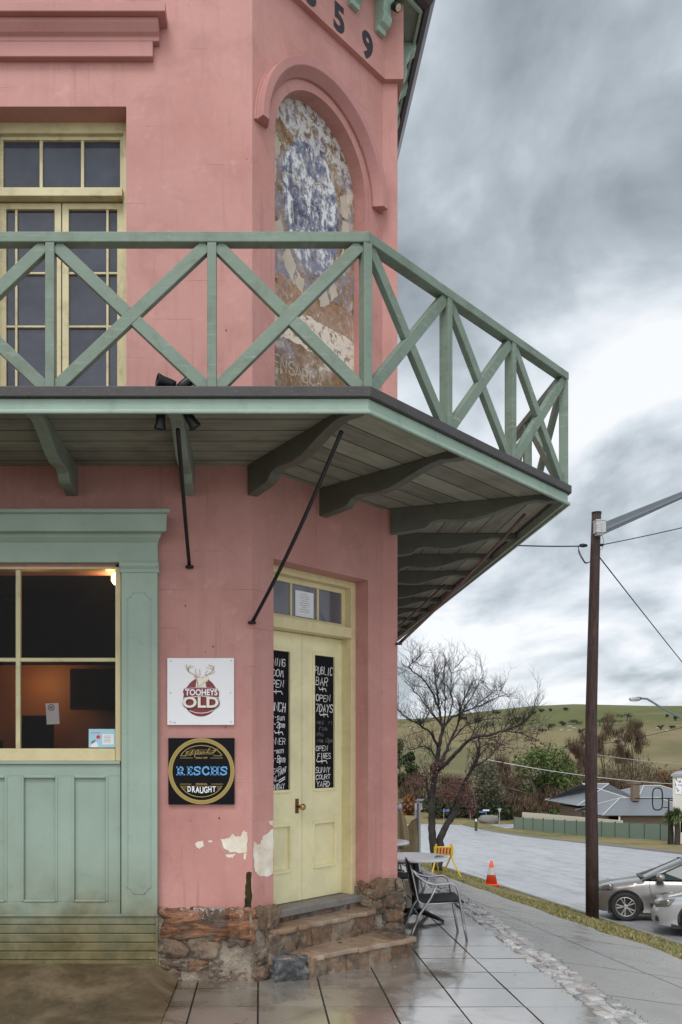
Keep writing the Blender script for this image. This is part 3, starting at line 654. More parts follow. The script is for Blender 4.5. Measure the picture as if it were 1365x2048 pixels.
q = lambda y: zc_(y, 1.08)
chalk(RL, .95, [('PUBLIC', .968, q(1350), .074, .046, {}), ('BAR', .985, q(1372), .076, .062, {}), ('~', 1.03, q(1380), .03, .11, {}), ('OPEN', .985, q(1403), .060, .056, {'wd': .0085}), ('7DAYS', .985, q(1425), .072, .053, {'wd': .009}), ('~', 1.04, q(1431), .03, .13, {}),
    ('wed fri', 1.0, q(1449), .042, .036, {'faded': 1, 'wd': .0055}), ('from', 1.0, q(1461), .04, .04, {'faded': 1, 'wd': .0055}), ('thu', .99, q(1473), .04, .04, {'faded': 1, 'wd': .0055}), ('from 12pm', .98, q(1485), .038, .029, {'faded': 1, 'wd': .0055}),
    ('OPEN', .985, q(1502), .046, .046, {}), ('FIRES', 1.01, q(1518), .052, .041, {}), ('~', .995, q(1524), .024, .16, {}), ('SUNNY', .98, q(1546), .052, .045, {}), ('COURT', .985, q(1559), .043, .045, {}), ('YARD', .995, q(1574), .052, .052, {})])
q = lambda y: zc_(y, .60)
chalk(LL, .4, [('DINING', .405, q(1334), .068, .045, {}), ('ROOM', .43, q(1355), .062, .056, {}), ('OPEN', .43, q(1376), .062, .056, {'wd': .009}), ('~', .45, q(1386), .03, .18, {}), ('LUNCH', .42, q(1424), .080, .052, {'wd': .009}), ('Thu-sun', .405, q(1441), .05, .038, {}), ('12-2pm', .43, q(1456), .052, .04, {'wd': .0085}), ('~', .52, q(1467), .024, .12, {}),
    ('DINNER', .405, q(1489), .056, .045, {'wd': .006}), ('wed-mon', .405, q(1507), .05, .036, {'wd': .006}), ('6-8pm', .475, q(1525), .060, .04, {}), ('CHEAP', .41, q(1551), .045, .042, {'rise': .2, 'wd': .006}), ('MEAL', .41, q(1568), .045, .042, {'rise': .25, 'wd': .006}), ('NIGHT', .575, q(1553), .045, .022, {'rise': .5, 'wd': .006}), ('_', .58, q(1561), .03, .085, {}), ('_', .585, q(1565), .03, .08, {}), ('MONDAY', .45, q(1579), .048, .036, {})])
kb = MB(); M3 = Matrix(((S2, 0, S2), (S2, 0, -S2), (0, 1, 0)))       # local z -> out of the corner wall
kb.lathe([(.0, 0), (.010, 0), (.010, .03), (.022, .038), (.028, .052), (.026, .066), (.014, .076), (0, .078)], CW(.755, 1.185, -.235), 16, M3); kb.build('door_knob', M_BRASS, LL, smooth=True)
bk = MB(); T(.728, .768, 1.13, 1.25, -.242, -.2345, bk); bk.build('knob_backplate', M_RUSTP, LL, bevel=.006)
# paper notice stuck inside the fanlight
pn = MB(); T(.70, .925, 2.745, 2.955, -.213, -.2122, pn)
notice = tag(pn.build('paper_notice', M_PAPER), 'white printed sheet taped in the fanlight above the door', 'notice')
pt = MB()
for k in range(9):
    a = .812 - (.06 if k % 3 else .035); T(a, 1.625-a, 2.93-k*.018, 2.934-k*.018, -.2118, -.2116, pt)
pt.build('printed_lines', M_INK, notice)

# ------------------------------------------------------------ upper window (pair of french doors with transom)
yf = 6.36; uw = MB()
T2 = lambda x0, x1, z0, z1, y0, y1, mb: mb.box(x0, x1, y0, y1, z0, z1)
wx0, wx1 = -2.03, -.985; cx_ = (wx0+wx1)/2
zt = Z(246, yf); zg1, zg0 = Z(280, yf+.03), Z(384, yf+.03)
T2(wx0-.01, wx0+.05, 3.8, zt+.05, yf, yf+.1, uw); T2(wx1-.05, wx1+.01, 3.8, zt+.05, yf, yf+.1, uw); T2(wx0+.05, wx1-.05, zg1+.03, zt+.05, yf-.001, yf+.1, uw)
T2(wx0+.05, wx1-.05, zg0-.075, zg0-.01, yf-.04, yf+.1, uw)
ufr = uw.build('upper_window', M_UPYEL, pub, bevel=.004)
ts = MB(); ys = yf+.03
x0, x1 = wx0+.05, wx1-.05
T2(x0, x0+.028, zg0-.01, zg1+.03, ys, ys+.04, ts); T2(x1-.028, x1, zg0-.01, zg1+.03, ys, ys+.04, ts); T2(x0+.028, x1-.028, zg1, zg1+.03, ys, ys+.04, ts); T2(x0+.028, x1-.028, zg0-.01, zg0+.012, ys, ys+.04, ts)
for k in (1, 2): xx = x0 + (x1-x0)*k/3; T2(xx-.012, xx+.012, zg0+.012, zg1, ys+.005, ys+.035, ts)
ts.build('transom_sash', M_UPYEL, ufr, bevel=.003)
lt, lb = zg0-.085, 3.92
for sgn, (a, c) in ((0, (x0, cx_-.004)), (1, (cx_+.004, x1))):
    lf = MB(); st_ = .05
    T2(a, a+st_, lb, lt, ys, ys+.045, lf); T2(c-st_, c, lb, lt, ys, ys+.045, lf); T2(a+st_, c-st_, lt-.045, lt, ys, ys+.0445, lf); T2(a+st_, c-st_, lb, lb+.06, ys, ys+.0445, lf)
    gx = (c-st_-.075) if sgn else (a+st_+.075)
    T2(gx-.009, gx+.009, lb+.06, lt-.045, ys+.006, ys+.04, lf)
    for yy in (545, 652): zb_ = Z(yy, ys); T2(a+st_, gx-.009, zb_-.008, zb_+.008, ys+.007, ys+.039, lf); T2(gx+.009, c-st_, zb_-.008, zb_+.008, ys+.007, ys+.039, lf)
    lf.build('french_door_leaf', M_UPYEL, ufr, bevel=.003)
sl = MB(); T2(wx0, wx1, 3.80, 3.915, yf-.03, yf+.12, sl); sl.build('window_sill', M_UPYEL, ufr, bevel=.006)
ug = MB(); ug.face((wx0, ys+.025, 3.9), (wx1, ys+.025, 3.9), (wx1, ys+.025, zg1+.02), (wx0, ys+.025, zg1+.02)); ug.build('window_glass', M_UGLASS, ufr, fix=False)

# ------------------------------------------------------------ shopfront
sfx0, gx1, fx1, px0, px1 = -3.30, X(233, 6.24), X(243, 6.22), X(243, 6.14), X(316, 6.16)
cor = MB()
prof = [(0, 3.375), (.20, 3.375), (.20, 3.35), (.165, 3.345), (.16, 3.225), (.10, 3.222), (.095, 3.20), (.075, 3.178), (.06, 3.165), (.06, 3.022), (0, 3.022)]
cor.loft([[(X(316, 6.14)+max(p-.06, 0)*.75, Y0-p, z) for p, z in prof], [(-3.6, Y0-p, z) for p, z in prof]])
shopf = cor.build('shopfront', M_JOIN, pub, bevel=.004)
def pilaster(a, c):
    mb = MB(); z0, z1 = .432, 3.02
    mb.box(a, c, Y0-.06, Y0+.02, z0, z1-.04)
    mb.prism([(0, z1-.075), (.068, z1-.075), (.072, z1-.05), (.09, z1-.03), (.09, z1-.002), (0, z1-.002)], lambda p, z, d: (d, Y0-p, z), a-.012, c+.012)
    o = mb.build('pilaster', M_JOIN, shopf, bevel=.004)
    pm = MB(); u0, u1 = a+.045, c-.05; t0, t1 = .60, 2.80; r = .045
    pts = [(u0, t0+r), (u0, t1-r), (u0+r*.45, t1-r*.75), (u0+r, t1), (u1-r, t1), (u1-r*.45, t1-r*.75), (u1, t1-r), (u1, t0+r), (u1-r*.45, t0+r*.75), (u1-r, t0), (u0+r, t0), (u0+r*.45, t0+r*.75), (u0, t0+r)]
    for (p, q_), (s, t) in zip(pts, pts[1:]): pm.bar((p, Y0-.0605, q_), (s, Y0-.0605, t), .006, .007, (0, 1, 0), .002)
    pm.build('panel_moulding', M_JOIN, o)
pilaster(px0, px1); pilaster(-3.58, -3.30)
wf = MB(); yw = 6.20; wz0, wz1 = 1.569, 3.022
T2(gx1, fx1, 1.569, wz1, yw, yw+.10, wf); T2(sfx0, sfx0+.06, 1.569, wz1, yw, yw+.10, wf); T2(sfx0+.06, gx1, Z(1140, 6.24), wz1, yw+.001, yw+.10, wf); T2(sfx0+.06, gx1, 1.569, Z(1497, 6.24), yw-.008, yw+.10, wf)
wfo = wf.build('shop_window', M_YEL, shopf, bevel=.004)
gb = MB(); gz0, gz1 = Z(1497, 6.24), Z(1140, 6.24)
for k in (1, 2): xx = gx1 - .725*k; gb.box(xx-.017, xx+.017, yw+.02, yw+.06, gz0, gz1)
tb = Z(1320, 6.24); xs_ = [sfx0+.06, gx1-1.45, gx1-.725, gx1]
for k in range(3): gb.box(xs_[k]+(.017 if k else 0), xs_[k+1]-(.017 if k < 2 else 0), yw+.021, yw+.059, tb-.014, tb+.014)
gb.build('glazing_bar', M_UPYEL, wfo, bevel=.003)
gl = MB(); gl.face((sfx0, yw+.04, gz0), (gx1+.01, yw+.04, gz0), (gx1+.01, yw+.04, gz1), (sfx0, yw+.04, gz1)); gl.build('window_glass', M_GLASS, wfo, fix=False)
sr = MB(); z0, z1 = .432, 1.545; p0, p1 = .532, 1.458
edges = []; xx = -1.118
while xx > sfx0 + .2: edges.append((xx-.262, xx)); xx -= .372
ys0 = 6.185
T2(sfx0, fx1, p1, z1, ys0, Y0+.06, sr); T2(sfx0, fx1, z0, p0, ys0, Y0+.06, sr)
lastx = fx1
for a, c in edges: T2(c, lastx, p0, p1, ys0+.0003, Y0+.06, sr); T2(a, c, p0, p1, ys0+.018, Y0+.06, sr); lastx = a
T2(sfx0, lastx, p0, p1, ys0+.0003, Y0+.06, sr)
T2(sfx0, fx1, 1.546, 1.568, ys0-.018, Y0+.06, sr)
sro = sr.build('stall_riser', M_JOIN, shopf, bevel=.003)
pm = MB()
for a, c in edges:
    t = .016
    T2(a-.003, a+t, p0, p1, ys0-.006, ys0+.016, pm); T2(c-t, c+.003, p0, p1, ys0-.006, ys0+.016, pm); T2(a+t, c-t, p1-t, p1+.004, ys0-.0065, ys0+.016, pm); T2(a+t, c-t, p0-.004, p0+t, ys0-.0065, ys0+.016, pm)
pm.build('panel_moulding', M_JOIN, sro, bevel=.006)
bb = MB(); z = .43; bx1 = X(312, 6.17)
for k in range(6): bb.box(-3.6, bx1 - (.04 if k else 0)*0, 6.155+.002*(k % 2), Y0+.03, z-.058, z); z -= .0645
bb.box(bx1-.001, bx1+.02, 6.15, Y0+.03, .05, .431); bb.box(-3.6, bx1-.01, 6.17, Y0+.03, .04, .425)
bb.box(-3.6, bx1+.022, 6.142, Y0+.02, .4305, .445)
bb.build('base_boarding', M_JOIN, shopf, bevel=.004)

# ------------------------------------------------------------ room seen through the shop window
b = NB('stained_room_wall'); n = b.noise(2.2, 5); c = b.ramp(n, (.3, (.14, .05, .016)), (.7, (.22, .085, .024))); M_ROOM = b.fin(c, .6)
M_ORANGE = plain('ochre_room_wall', (.34, .14, .025), .7)
rm = MB(); rx0, rx1, ry1, rz1 = -4.6, -.80, 9.6, 3.25
rm.face((rx0, 6.32, 0), (rx0, ry1, 0), (rx0, ry1, rz1), (rx0, 6.32, rz1)); rm.face((rx1, 6.32, 0), (rx1, ry1, 0), (rx1, ry1, rz1), (rx1, 6.32, rz1)); rm.face((rx0, ry1, 0), (rx1, ry1, 0), (rx1, ry1, rz1), (rx0, ry1, rz1))
rm.face((rx0, 6.32, .3), (rx1, 6.32, .3), (rx1, ry1, .3), (rx0, ry1, .3))
rm.build('room_wall', M_ROOM, pub)
rc = MB(); rc.face((rx0, 6.32, rz1), (rx1, 6.32, rz1), (rx1, ry1, rz1), (rx0, ry1, rz1)); rc.box(rx0, rx1, 6.31, 6.33, gz1+.06, rz1); rc.box(rx0, rx1, ry1-.7, ry1-.01, 2.62, rz1-.01); rc.build('room_ceiling', M_DARK, pub)
rd = MB(); rd.box(-2.62, -2.22, 9.0, 9.06, .3, 2.02); rd.box(-2.1, -1.5, 9.3, 9.4, 2.1, 2.55); rd.box(-3.05, -2.75, 8.9, 9.0, .3, 1.75); rd.box(-1.3, -1.05, 8.0, 8.3, .3, 1.8); rd.box(-3.3, -1.0, 7.4, 7.44, .3, 1.35)
rd.build('room_door', M_DARK, pub)
lamp = thing('room_lamp', 'lit warm lamp glowing in the upper corner of the shop window', 'lamp', (-1.085, 6.42, 2.97))
lb_ = MB(); lb_.lathe([(0, -.055), (.03, -.05), (.05, -.02), (.05, .015), (.03, .05), (0, .055)], (-1.085, 6.42, 2.965), 16)
b = NB('lit_bulb'); M_BULB = b.fin((1, .8, .5), .4, **{'Emission Color': (1, .62, .25), 'Emission Strength': 7.0}); lb_.build('lamp_bulb', M_BULB, lamp, smooth=True)
ls = MB(); ls.tube([(-1.085, 6.42, 3.02), (-1.085, 6.42, 3.24)], .008, 6); ls.build('lamp_cord', M_BLACK, lamp)
pl = bpy.data.lights.new('room_lamp_light', 'POINT'); pl.energy = 3.5; pl.color = (1, .58, .24); pl.shadow_soft_size = .06
plo = bpy.data.objects.new('room_lamp_light', pl); COL.objects.link(plo); plo.location = (-1.12, 6.44, 2.93)
pl2 = bpy.data.lights.new('back_room_light', 'POINT'); pl2.energy = 6.5; pl2.color = (1, .55, .2); pl2.shadow_soft_size = .1
plo2 = bpy.data.objects.new('back_room_light', pl2); COL.objects.link(plo2); plo2.location = (-2.46, 9.15, 2.42)
# cards on the glass
sc = MB(); yy = yw+.036
sc.box(X(178, yy), X(231, yy), yy-.001, yy, Z(1495, yy), Z(1458, yy))
M_SKYC = plain('light_blue_card', (.36, .62, .74), .4)
stick = tag(sc.build('window_sticker', M_SKYC), 'light blue sticker with a red spot in the bottom corner of the shop window', 'sticker')
sp = MB(); P = lambda x, y: (X(x, yy-.0016), yy-.0016, Z(y, yy-.0016))
sp.face(P(205,1489), P(228,1489), P(228,1468), P(205,1468)); sp.face(P(182,1494), P(184,1487), P(190,1482), P(195,1486), P(197,1494)); sp.build('white_patch', M_WHITE, stick, fix=False)
sp = MB(); sp.face(*[P(197+4.2*math.cos(t*.7), 1474+4*math.sin(t*.7)) for t in range(9)]); sp.face(P(182,1466.4), P(202,1466.4), P(202,1465.2), P(182,1465.2)); sp.build('red_spot', plain('red_ink', (.6, .04, .05)), stick, fix=False)
sp = MB(); sp.face(P(182,1487), P(184,1482), P(193,1479), P(190,1484), P(184,1488)); P2 = lambda x, y: (X(x, yy-.002), yy-.002, Z(y, yy-.002))
for k in range(5): sp.face(P2(208,1472.6+k*3), P2(222,1472.6+k*3), P2(222,1471.8+k*3), P2(208,1471.8+k*3))
sp.build('printed_lines', M_INK, stick, fix=False)
yk = 6.62; cdm = MB(); cdm.face(*[(X(x, yk), yk, Z(y, yk)) for x, y in ((94,1449), (119.5,1448), (117.5,1406), (91.5,1407))])
M_CARD = plain('grey_white_card', (.55, .53, .56), .6)
card = tag(cdm.build('hanging_card', M_CARD, fix=False), 'pale card printed with a crossed-out ring hanging inside the shop window', 'card')
cr_ = MB(); fn = lambda p, q: (X(p, yk-.002), yk-.002, Z(q, yk-.002))
cr_.ribbon([(103+6*math.cos(t*math.pi/10), 1415+6*math.sin(t*math.pi/10)) for t in range(21)], 1.3, fn); cr_.ribbon([(99, 1411), (107, 1419)], 1.3, fn); cr_.ribbon([(100, 1417), (106, 1413)], 1.8, fn)
cr_.build('printed_ring', M_LETTER, card, fix=False)

# ------------------------------------------------------------ balcony
YB = 5.0; C1 = Vector((.646, YB, 0)); C2 = Vector((2.516, 6.86, 0)); YE = 19.0
ZS, ZD = 3.746, 3.80                        # soffit, deck top
def off(o):                                 # balcony edge line moved out by o
    return [(-6.8, YB-o), (C1.x + o*.414, YB-o), (C2.x+o, C2.y - o*.414), (C2.x+o, YE)]
def strip(mb, oa, ob, z0, z1):
    """closed strip round the three sides between two offsets"""
    p, q = off(oa), off(ob)
    mb.loft([[p[i]+(z0,), q[i]+(z0,), q[i]+(z1,), p[i]+(z1,)] for i in range(4)])
bal = thing('x', 'x', 'x'); bpy.data.objects.remove(bal)
dk = MB(); p = off(0); zz_ = ZS
fr_ = MB(); fr_.box(-6.8, C1.x, YB, Y0+.02, ZS, ZD); 
f1 = MB(); f1.add([(-6.8, YB+.01, ZS), (C1.x, YB+.01, ZS), (A.x, Y0+.01, ZS), (-6.8, Y0+.01, ZS)], [(0,1,2,3)])
floor = f1.build('balcony_floor', M_SOFF, pub, fix=False)
f2 = MB(); f2.add([(C1.x, C1.y+.01, ZS), (C2.x, C2.y, ZS), (XS-.01, YC+.01, ZS), (A.x+S2*UL, YC+.01, ZS), (A.x, Y0+.01, ZS)], [(0,1,2,3,4)])
relocal_in(f2.build('floor_boards', M_SOFF, floor, fix=False), (0, 0, 0), R(45))
f3 = MB(); f3.add([(C2.x, C2.y, ZS), (C2.x, YE, ZS), (XS-.01, YE, ZS), (XS-.01, YC+.01, ZS)], [(0,1,2,3)])
relocal_in(f3.build('floor_boards', M_SOFF, floor, fix=False), (0, 0, 0), R(90))
ft = MB(); ft.add([(-6.8, YB, ZD-.004), (C1.x, YB, ZD-.004), (C2.x, C2.y, ZD-.004), (C2.x, YE, ZD-.004), (XS-.02, YE, ZD-.004), (XS-.02, YC, ZD-.004), (A.x, Y0+.02, ZD-.004), (-6.8, Y0+.02, ZD-.004)], [tuple(range(8))]); ft.build('deck_top', M_WOODG, floor, fix=False)
fa = MB(); strip(fa, -.03, 0, Z(823, YB), Z(797, YB)); fab = fa.build('balcony_fascia', M_GREENF, pub, bevel=.003)
fa = MB(); strip(fa, .0005, .020, Z(829, YB), Z(821, YB)); fa.build('fascia_moulding', M_GREENF, fab, bevel=.006)
fa = MB(); strip(fa, -.06, .028, Z(797, YB)+.001, ZD+.006); fa.build('deck_edge', M_CAP, fab, bevel=.005)
# railing
IN = -.03; ZR1 = Z(464, YB); RW, RH = .075, .062
rail = MB(); strip(rail, IN-RW/2, IN+RW/2, ZR1-RH, ZR1)
rl = rail.build('balcony_railing', M_GREEN, pub, bevel=.005)
q = off(IN); zb0 = ZD+.006
def post(x, y, ang):
    mb = MB(); d = Vector((math.cos(ang), math.sin(ang), 0)); mb.bar((x, y, zb0), (x, y, ZR1-RH), .07, .055, d); mb.build('railing_post', M_GREEN, rl, bevel=.004)
def braces(a, c):
    a, c = Vector(a), Vector(c); t = (c-a).normalized(); nn = Vector((t.y, -t.x, 0)); e = .045
    lo, hi = zb0+.02, ZR1-RH-.02
    mb = MB(); mb.bar(a+t*e+Vector((0,0,lo)), c-t*e+Vector((0,0,hi)), .046, .075, nn.cross(c-a+Vector((0,0,hi-lo))), .018); mb.build('cross_brace', M_GREEN, rl, bevel=.004)
    mid = (a+c)/2 + Vector((0, 0, (lo+hi)/2)); p0 = a+t*e+Vector((0,0,hi)); p1 = c-t*e+Vector((0,0,lo)); dd = (p1-p0).normalized()
    mb = MB(); up = nn.cross(p1-p0)
    mb.bar(p0-dd*.018, mid-dd*.036, .042, .075, up); mb.bar(mid+dd*.036, p1+dd*.018, .042, .075, up); mb.build('cross_brace', M_GREEN, rl, bevel=.004)
fx = [.652-.0, -.2856, -1.250, -2.21, -3.17, -4.13, -5.09]; fx[0] = q[1][0]
for k, x in enumerate(fx):
    if k: post(x, q[0][1], 0)
    if k < len(fx)-1: braces((fx[k+1], q[0][1], 0), (x, q[0][1], 0))
c1, c2 = Vector(q[1]+(0,)), Vector(q[2]+(0,))
post(c1.x, c1.y, R(22)); post(c2.x, c2.y, R(67))
for k in range(3):
    a, c = c1.lerp(c2, k/3), c1.lerp(c2, (k+1)/3); braces(a, c)
    if k < 2: post(c.x, c.y, R(45))
for k in range(12):
    a = Vector((c2.x, c2.y + k*.93, 0)); c = a + Vector((0, .93, 0)); braces(a, c); post(c.x, c.y, R(90))
# brackets under the floor
bpr = [(0, 0), (1, 0), (1, -.045), (.97, -.065), (.92, -.06), (.86, -.045), (.80, -.052), (.72, -.075), (.62, -.115), (.53, -.145), (.45, -.155), (.37, -.145), (.30, -.135), (.25, -.150), (.225, -.185), (.20, -.20), (.12, -.212), (.0, -.222)]
def bracket(a, c, th=.085, mat=M_BRACK):
    a, c = Vector((a[0], a[1], 0)), Vector((c[0], c[1], 0)); v = c-a; nn = Vector((v.y, -v.x, 0)).normalized()
    mb = MB(); mb.prism(bpr, lambda p, z, d: a + v*p + nn*d + Vector((0, 0, ZS-.001+z)), -th/2, th/2); return mb.build('balcony_bracket', mat, pub, bevel=.006)
for x in (-.52, -1.385, -2.25, -3.12, -3.98): bracket((x, Y0), (x+.005, YB+.035), mat=M_BRACKF)
bracket((A.x, Y0), C1 - (C1-A).normalized()*.05); cc = A + Vector((S2, S2, 0))*(UL/2); bracket(cc, cc + Vector((S2, -S2, 0))*1.31)
e_ = Vector((A.x+S2*UL+.08, YC, 0)); bracket(e_, C2 - (C2-e_).normalized()*.05)
for k in range(11): bracket((XS, 8.15+.86*k), (C2.x-.035, 8.15+.86*k))
# iron stay rods
def rod(a, c, mat, bow=.03, r=.0135):
    a, c = Vector(a), Vector(c); pts = [a.lerp(c, t/10) + Vector((0, 0, -bow*math.sin(math.pi*t/10))) + (0)*a for t in range(11)]
    mb = MB(); mb.tube(pts, r, 8); mb.lathe([(0, -.01), (.03, -.008), (.03, .008), (0, .01)], c, 10); mb.build('stay_rod', mat, pub, smooth=True)
rod((-.505, 5.18, Z(858, 5.18)), (-.517, Y0-.02, Z(1135, Y0)), M_BLACK, .015)
rod((X(684, 5.17), 5.17, Z(862, 5.17)), (A.x-.002, Y0-.015, Z(1246, Y0)), M_BLACK, .05)
rod((2.19, 6.93, Z(1028, 6.93)), (XS+.01, YC-.01, Z(1288, YC)), M_RUST, .03)
rod((2.2, 10.0, 3.62), (XS+.01, 9.9, 2.75), M_RUST, .02)

# ------------------------------------------------------------ steps up to the door
st = thing('stone_steps', 'two worn rubble stone steps leading up to the cream double door', 'steps', tuple(CW(.8, 0, .2)))
def step_stones(mb, a, c, z0, z1, depth, seed, wmin=.13, wmax=.26):
    """a row of stones whose faces run along plan line a-c (u, d)"""
    r = random.Random(seed); a, c = Vector(a), Vector(c); Ln = (c-a).length; t = (c-a)/Ln; s = 0
    while s < Ln-.01:
        ww = min(r.uniform(wmin, wmax), Ln-s)
        if Ln-s-ww < .08: ww = Ln-s
        p = a + t*(s+ww/2); nn = Vector((t.y, -t.x)) if False else Vector((-t.y, t.x))
        d = p - nn*(depth/2) ; cpt = CW(d.x, (z0+z1)/2 + r.uniform(-.008, .006), d.y + r.uniform(-.012, .012))
        wx = Vector(CW(t.x, 0, t.y)) - Vector(CW(0, 0, 0)); wy = Vector((-wx.y, wx.x, 0)); M = Matrix((wx, wy, Vector((0, 0, 1)))).transposed()
        n0 = len(mb.v); zt_ = z1 + r.uniform(-.012, .006)
        mb.blob(cpt, (ww*1.06, depth*1.1, (z1-z0)*1.12), r.random()*900, .93, .15, 10, M @ Matrix.Rotation(r.uniform(-.09, .09), 3, 'Y') @ Matrix.Rotation(r.uniform(-.12, .12), 3, 'Z'), 1.7)
        mb.v[n0:] = [(x, y, min(z, zt_ + .006*noise.noise(Vector((x*14, y*14, 3))))) for x, y, z in mb.v[n0:]]; s += ww
lo = MB(); step_stones(lo, (.30, .275), (1.42, .44), -.07, .118, .19, 21, .15, .28); step_stones(lo, (.26, .14), (1.42, .27), -.07, .114, .22, 22, .22, .4)
lo.build('lower_step', M_STONE, st, smooth=True)
up = MB(); step_stones(up, (.10, .075), (1.37, .085), .06, .297, .20, 23, .15, .3); step_stones(up, (.22, -.095), (1.39, -.085), .20, .35, .1, 24, .1, .22)
up.build('upper_step', M_STONE, st, smooth=True)
ms = MB(); ms.prism([(.14, .155), (.32, .262), (1.39, .425), (1.39, -.1), (.13, -.1)], lambda u, d, z: CW(u, z, d), -.1, .108); ms.prism([(.14, .058), (1.35, .07), (1.37, -.22), (.2, -.22)], lambda u, d, z: CW(u, z, d), .1, .287)
ms.build('mortar_bedding', M_MORT, st)
def slabs(cuts, front, back, z0, z1, seed):
    """irregular flags cut across a strip between two plan polylines (u, d)"""
    r = random.Random(seed); mb = MB()
    def on(line, u):
        for (p, q), (s, t) in zip(line, line[1:]):
            if p <= u <= s + 1e-6: return q + (t-q)*(u-p)/(s-p)
        return line[-1][1]
    for u0, u1 in zip(cuts, cuts[1:]):
        n = 5; k0, k1 = u0+.006, u1-.006; sk = r.uniform(-.03, .03); dz = r.uniform(-.004, .006)
        fr_ = [(k0+(k1-k0)*i/n, on(front, k0+(k1-k0)*i/n) + r.uniform(-.012, .014)) for i in range(n+1)]
        bk_ = [(k1+sk*.3, on(back, min(k1, back[-1][0]))), (k0+sk*.3, on(back, max(k0, back[0][0])))]
        mb.prism(fr_ + bk_, lambda u, d, z: CW(u, z + dz + .006*noise.noise(Vector((u*9, d*9, seed))), d), z0, z1)
    return mb
slabs([.14, .45, .78, 1.12, 1.44], [(.14, .19), (.33, .305), (1.44, .475)], [(.14, .05), (1.44, .07)], .082, .122, 31).build('step_tread', M_TREAD, st, bevel=.010)
slabs([.12, .40, .74, .98, 1.37], [(.12, .098), (1.37, .112)], [(.12, -.11), (1.37, -.11)], .264, .303, 33).build('step_tread', M_TREAD, st, bevel=.010)
cs = MB(); cs.blob(CW(.21, .035, .165), (.25, .20, .17), 77, .72, .24, 14, Matrix.Rotation(.3, 3, 'Z'), 1.8); cs.build('corner_stone', M_GSTONE, st, smooth=True)

# ------------------------------------------------------------ signs on the wall
ysg = 6.175; T3 = lambda x0, x1, y0, y1, mb: mb.box(X(x0, ysg), X(x1, ysg), ysg, ysg+.02, Z(y1, ysg), Z(y0, ysg))
s1 = thing('beer_sign', 'white square sign with a stag head over a maroon disc', 'sign', (X(401, ysg), ysg, Z(1383, ysg)))
mb = MB(); T3(335, 468.5, 1316, 1450, mb); mb.build('sign_panel', M_WHITE, s1, bevel=.002)
lv = lambda k: ysg - .0012*k
def fnl(k): return lambda p, q: (X(p, ysg), lv(k), Z(q, ysg))
SX, SY = lambda v: 320 + v/6.0235, lambda v: 1290 + v/6.0235      # coordinates read off the enlarged sign
def pl_(mb, k, pts): mb.add([fnl(k)(SX(a), SY(c)) for a, c in pts], [tuple(range(len(pts)))])
def disc_(mb, k, cx, cy, rx, ry, t0=0, t1=360, n=48): pl_(mb, k, [(cx+rx*math.cos(R(t0+(t1-t0)*i/n)), cy+ry*math.sin(R(t0+(t1-t0)*i/n))) for i in range(n)] if t1-t0 == 360 else [(cx+rx*math.cos(R(t0+(t1-t0)*i/n)), cy+ry*math.sin(R(t0+(t1-t0)*i/n))) for i in range(n+1)])
d = MB(); disc_(d, 1, 497, 640, 212, 222); d.build('dark_rim', M_NAVY, s1, fix=False)
d = MB(); disc_(d, 2, 500, 628, 198, 232); pl_(d, 3, [(285, 548), (300, 520), (500, 516), (695, 524), (715, 570), (712, 632), (500, 608), (288, 634), (292, 590), (280, 575)]); d.build('maroon_disc', M_MAROON, s1, fix=False)
d = MB()
lw_ = lambda pts, wd, k=4: d.ribbon([(SX(a), SY(c)) for a, c in pts], wd/6, fnl(k))
pl_(d, 4, [(440, 440), (448, 400), (480, 385), (520, 378), (560, 372), (592, 384), (588, 420), (572, 444), (548, 452), (566, 520), (432, 520)])
lw_([(292, 640), (500, 614), (710, 638)], 9); lw_([(290, 526), (500, 512), (712, 530)], 5)
lw_([(360, 790), (430, 815), (500, 822), (580, 812), (650, 784)], 8)
d.build('stag_head', M_TANL, s1, fix=False)
d = MB()
for pts, wd in (([(470, 392), (420, 360), (360, 330), (328, 290), (322, 240)], 13), ([(352, 322), (345, 280), (370, 245)], 9), ([(336, 300), (360, 270), (410, 258)], 8), ([(446, 362), (430, 320), (434, 288)], 9), ([(480, 372), (486, 330), (478, 296)], 9),
                ([(548, 372), (590, 350), (630, 320), (648, 286), (630, 254), (590, 244)], 13), ([(640, 300), (610, 280), (560, 276)], 8), ([(650, 290), (655, 250)], 8), ([(560, 366), (552, 336), (576, 310)], 9), ([(600, 352), (650, 340), (664, 310)], 7)): lw_(pts, wd)
lw_([(418, 376), (450, 392), (446, 404), (425, 392), (418, 376)], 8); lw_([(448, 440), (470, 500), (500, 480), (540, 452), (560, 470)], 10, 5); lw_([(500, 396), (530, 392)], 8, 5); lw_([(548, 440), (574, 436), (590, 410)], 8, 5); lw_([(452, 420), (456, 515)], 9, 5)
d.build('antler', M_TAN, s1, fix=False)
d = MB(); d.text('TOOHEYS', 16.5, lambda p, q: fnl(5)(SX(502)+p, SY(575)-q*(1+.0)), off=.5, sx=.86); d.build('name_lettering', M_WHITE, s1, fix=False)
d = MB(); d.text('OLD', 29, lambda p, q: fnl(6)(SX(500)+p, SY(706)-q), off=2.0, sx=1.20, space=1.02); d.build('shadow_lettering', M_NAVY, s1, fix=False)
d = MB(); d.text('OLD', 29, lambda p, q: fnl(7)(SX(494)+p, SY(698)-q), off=.95, sx=1.20, space=1.02); d.build('old_lettering', M_TANL, s1, fix=False)
d = MB(); d.text('ESTD', 3.2, lambda p, q: fnl(5)(SX(375)+p, SY(506)-q), sx=1.1); d.text('1869', 3.2, lambda p, q: fnl(5)(SX(626)+p, SY(506)-q), sx=1.1); d.text('T00', 4, lambda p, q: fnl(5)(SX(175)+p, SY(935)-q))
